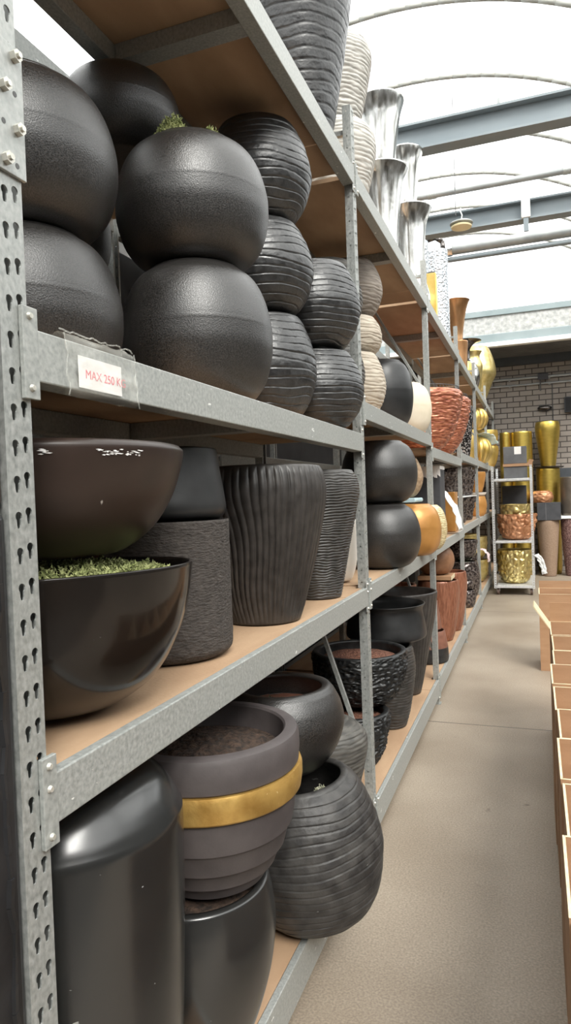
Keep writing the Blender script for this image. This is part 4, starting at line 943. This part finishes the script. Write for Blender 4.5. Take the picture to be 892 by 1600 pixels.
mb.add(v, f); mb.build('lamp_cover', M['gunmetal'], w, smooth=True)
mb = MB(); mb.prism([(.128 * cos(2 * PI * i / 28), .06 * sin(2 * PI * i / 28)) for i in range(28)], 'y', -.0305, -.001); mb.build('lamp_base', M['darksteel'], w)
o = MB().box(.545, .75, 13.50, 13.598, 2.93, 3.21).build('wall_speaker', M['darksteel'], bevel=.01); tag(o, 'square dark box mounted on the brick wall at the right', 'box')
MB().box(.56, .735, 13.494, 13.4995, 2.945, 3.195).build('front_grille', M['dark_sheet'], o)

# ------------------------------------------------------------------ open cartons along the right side
CW = .0055
def carton_mesh(w, d, h):
    """open box, walls CW thick; faces: 0 cardboard, 1 pale cut edge"""
    mb = MB(); t = CW
    mb.box(0, w, 0, d, 0, .006, 0)
    for (x0, x1, y0, y1) in ((0, t, 0, d), (w - t, w, 0, d), (t, w - t, 0, t), (t, w - t, d - t, d)):
        mb.box(x0, x1, y0, y1, .006, h - .001, 0); mb.box(x0 - .0006, x1 + .0006, y0 - .0006, y1 + .0006, h - .001, h, 1)
    return mb
names = ['nearest the camera, cut by the lower right corner', 'second from the camera', 'third from the camera', 'fourth from the camera', 'fifth from the camera', 'sixth from the camera', 'seventh from the camera', 'eighth from the camera', 'ninth from the camera', 'tenth from the camera, in front of the flapped one']
xj = [.048, .040, .052, .047, .057, .050, .046, .062, .066, .066]
edges = [1.075, 1.42, 1.765, 2.105, 2.458, 2.793, 3.129, 3.485, 3.818, 4.20]
for k, (y0, lb) in enumerate(zip(edges, names[:9])):
    d = edges[k + 1] - y0 - .006; h = .70 + .006 * sin(k * 2.3)
    c = carton_mesh(.46, d, h).build('carton', [M['card'], M['card_edge']], loc=(xj[k], y0, .0005))
    tag(c, 'open brown cardboard carton in the row, ' + lb, 'carton', 'open cartons in a row along the aisle')
    mb = MB(); mb.box(CW + .001, .46 - CW - .001, CW + .002, CW + .0045, .35, h - .012); mb.build('inner_flap', M['card'], c)
# last carton of the row, with its flaps up
d = .42; c = carton_mesh(.46, d, .70).build('carton', [M['card'], M['card_edge']], loc=(.062, 4.21, .0005)); tag(c, 'open carton with raised back flap and a side flap sticking out, end of the row', 'carton', 'open cartons in a row along the aisle')
mb = MB(); mb.box(.004, .456, d + .001, d + .006, .60, .82); mb.build('back_flap', M['card'], c)
mb = MB(); mb.prism([(-.004, .70), (-.001, .704), (-.088, .835), (-.094, .83)], 'y', .16, .40); mb.build('side_flap', M['card_edge'], c)
c = carton_mesh(.5, .38, .655).build('carton', [M['card'], M['card_edge']], loc=(.005, 6.13, .0005)); tag(c, 'lone brown carton standing past the end of the carton row', 'carton')
MB().box(.004, .496, .3805, .385, .45, .72).build('back_flap', M['card'], c)
# shed scraps on the floor
o = MB().prism([(.01, 1.672), (.035, 1.655), (.04, 1.665), (.016, 1.683)], 'z', .0004, .002).build('paper_scrap', M['paper']); tag(o, 'tiny white paper scrap on the concrete beside the cartons', 'scrap')

# ------------------------------------------------------------------ light and camera
wd = bpy.data.worlds.new('overcast'); bpy.context.scene.world = wd; wd.use_nodes = True
N, L = wd.node_tree.nodes, wd.node_tree.links; bg = N['Background']
tc = N.new('ShaderNodeTexCoord'); sx = N.new('ShaderNodeSeparateXYZ'); L.new(tc.outputs['Generated'], sx.inputs[0])
rp = N.new('ShaderNodeValToRGB'); rp.color_ramp.elements[0].position = .0; rp.color_ramp.elements[1].position = .9
rp.color_ramp.elements[0].color = (.72, .74, .76, 1); rp.color_ramp.elements[1].color = (1, 1, .985, 1)
L.new(sx.outputs['Z'], rp.inputs['Fac']); L.new(rp.outputs['Color'], bg.inputs['Color']); bg.inputs['Strength'].default_value = 2.7
sl = bpy.data.lights.new('sun', 'SUN'); sl.energy = 4.5; sl.angle = math.radians(24); sl.color = (1, .97, .92)
so = bpy.data.objects.new('sun', sl); COL.objects.link(so); so.rotation_euler = Vector((.42, -.58, .70)).to_track_quat('Z', 'Y').to_euler(); so.location = (3, 0, 9)

cd = bpy.data.cameras.new('camera'); cam = bpy.data.objects.new('camera', cd); COL.objects.link(cam)
yaw, pitch, roll, F = .35293611, -.02099541, -.03623236, 1061.495
fw = Vector((-sin(yaw) * cos(pitch), cos(yaw) * cos(pitch), sin(pitch))); rt = Vector((cos(yaw), sin(yaw), 0)); upv = rt.cross(fw)
r2 = rt * cos(roll) + upv * sin(roll); u2 = -rt * sin(roll) + upv * cos(roll)
cam.matrix_world = Matrix(((r2.x, u2.x, -fw.x, 0), (r2.y, u2.y, -fw.y, 0), (r2.z, u2.z, -fw.z, 1.55), (0, 0, 0, 1)))
cd.sensor_fit = 'VERTICAL'; cd.sensor_height = 36; cd.lens = 36 * F / 1600; cd.clip_start = .02
sc = bpy.context.scene; sc.camera = cam
sc.view_settings.view_transform = 'Standard'; sc.view_settings.look = 'None'; sc.view_settings.gamma = 1; sc.view_settings.use_curve_mapping = False
sc.view_settings.exposure = 0.3
sc.cycles.max_bounces = 8; sc.cycles.transparent_max_bounces = 12; sc.cycles.use_denoising = True
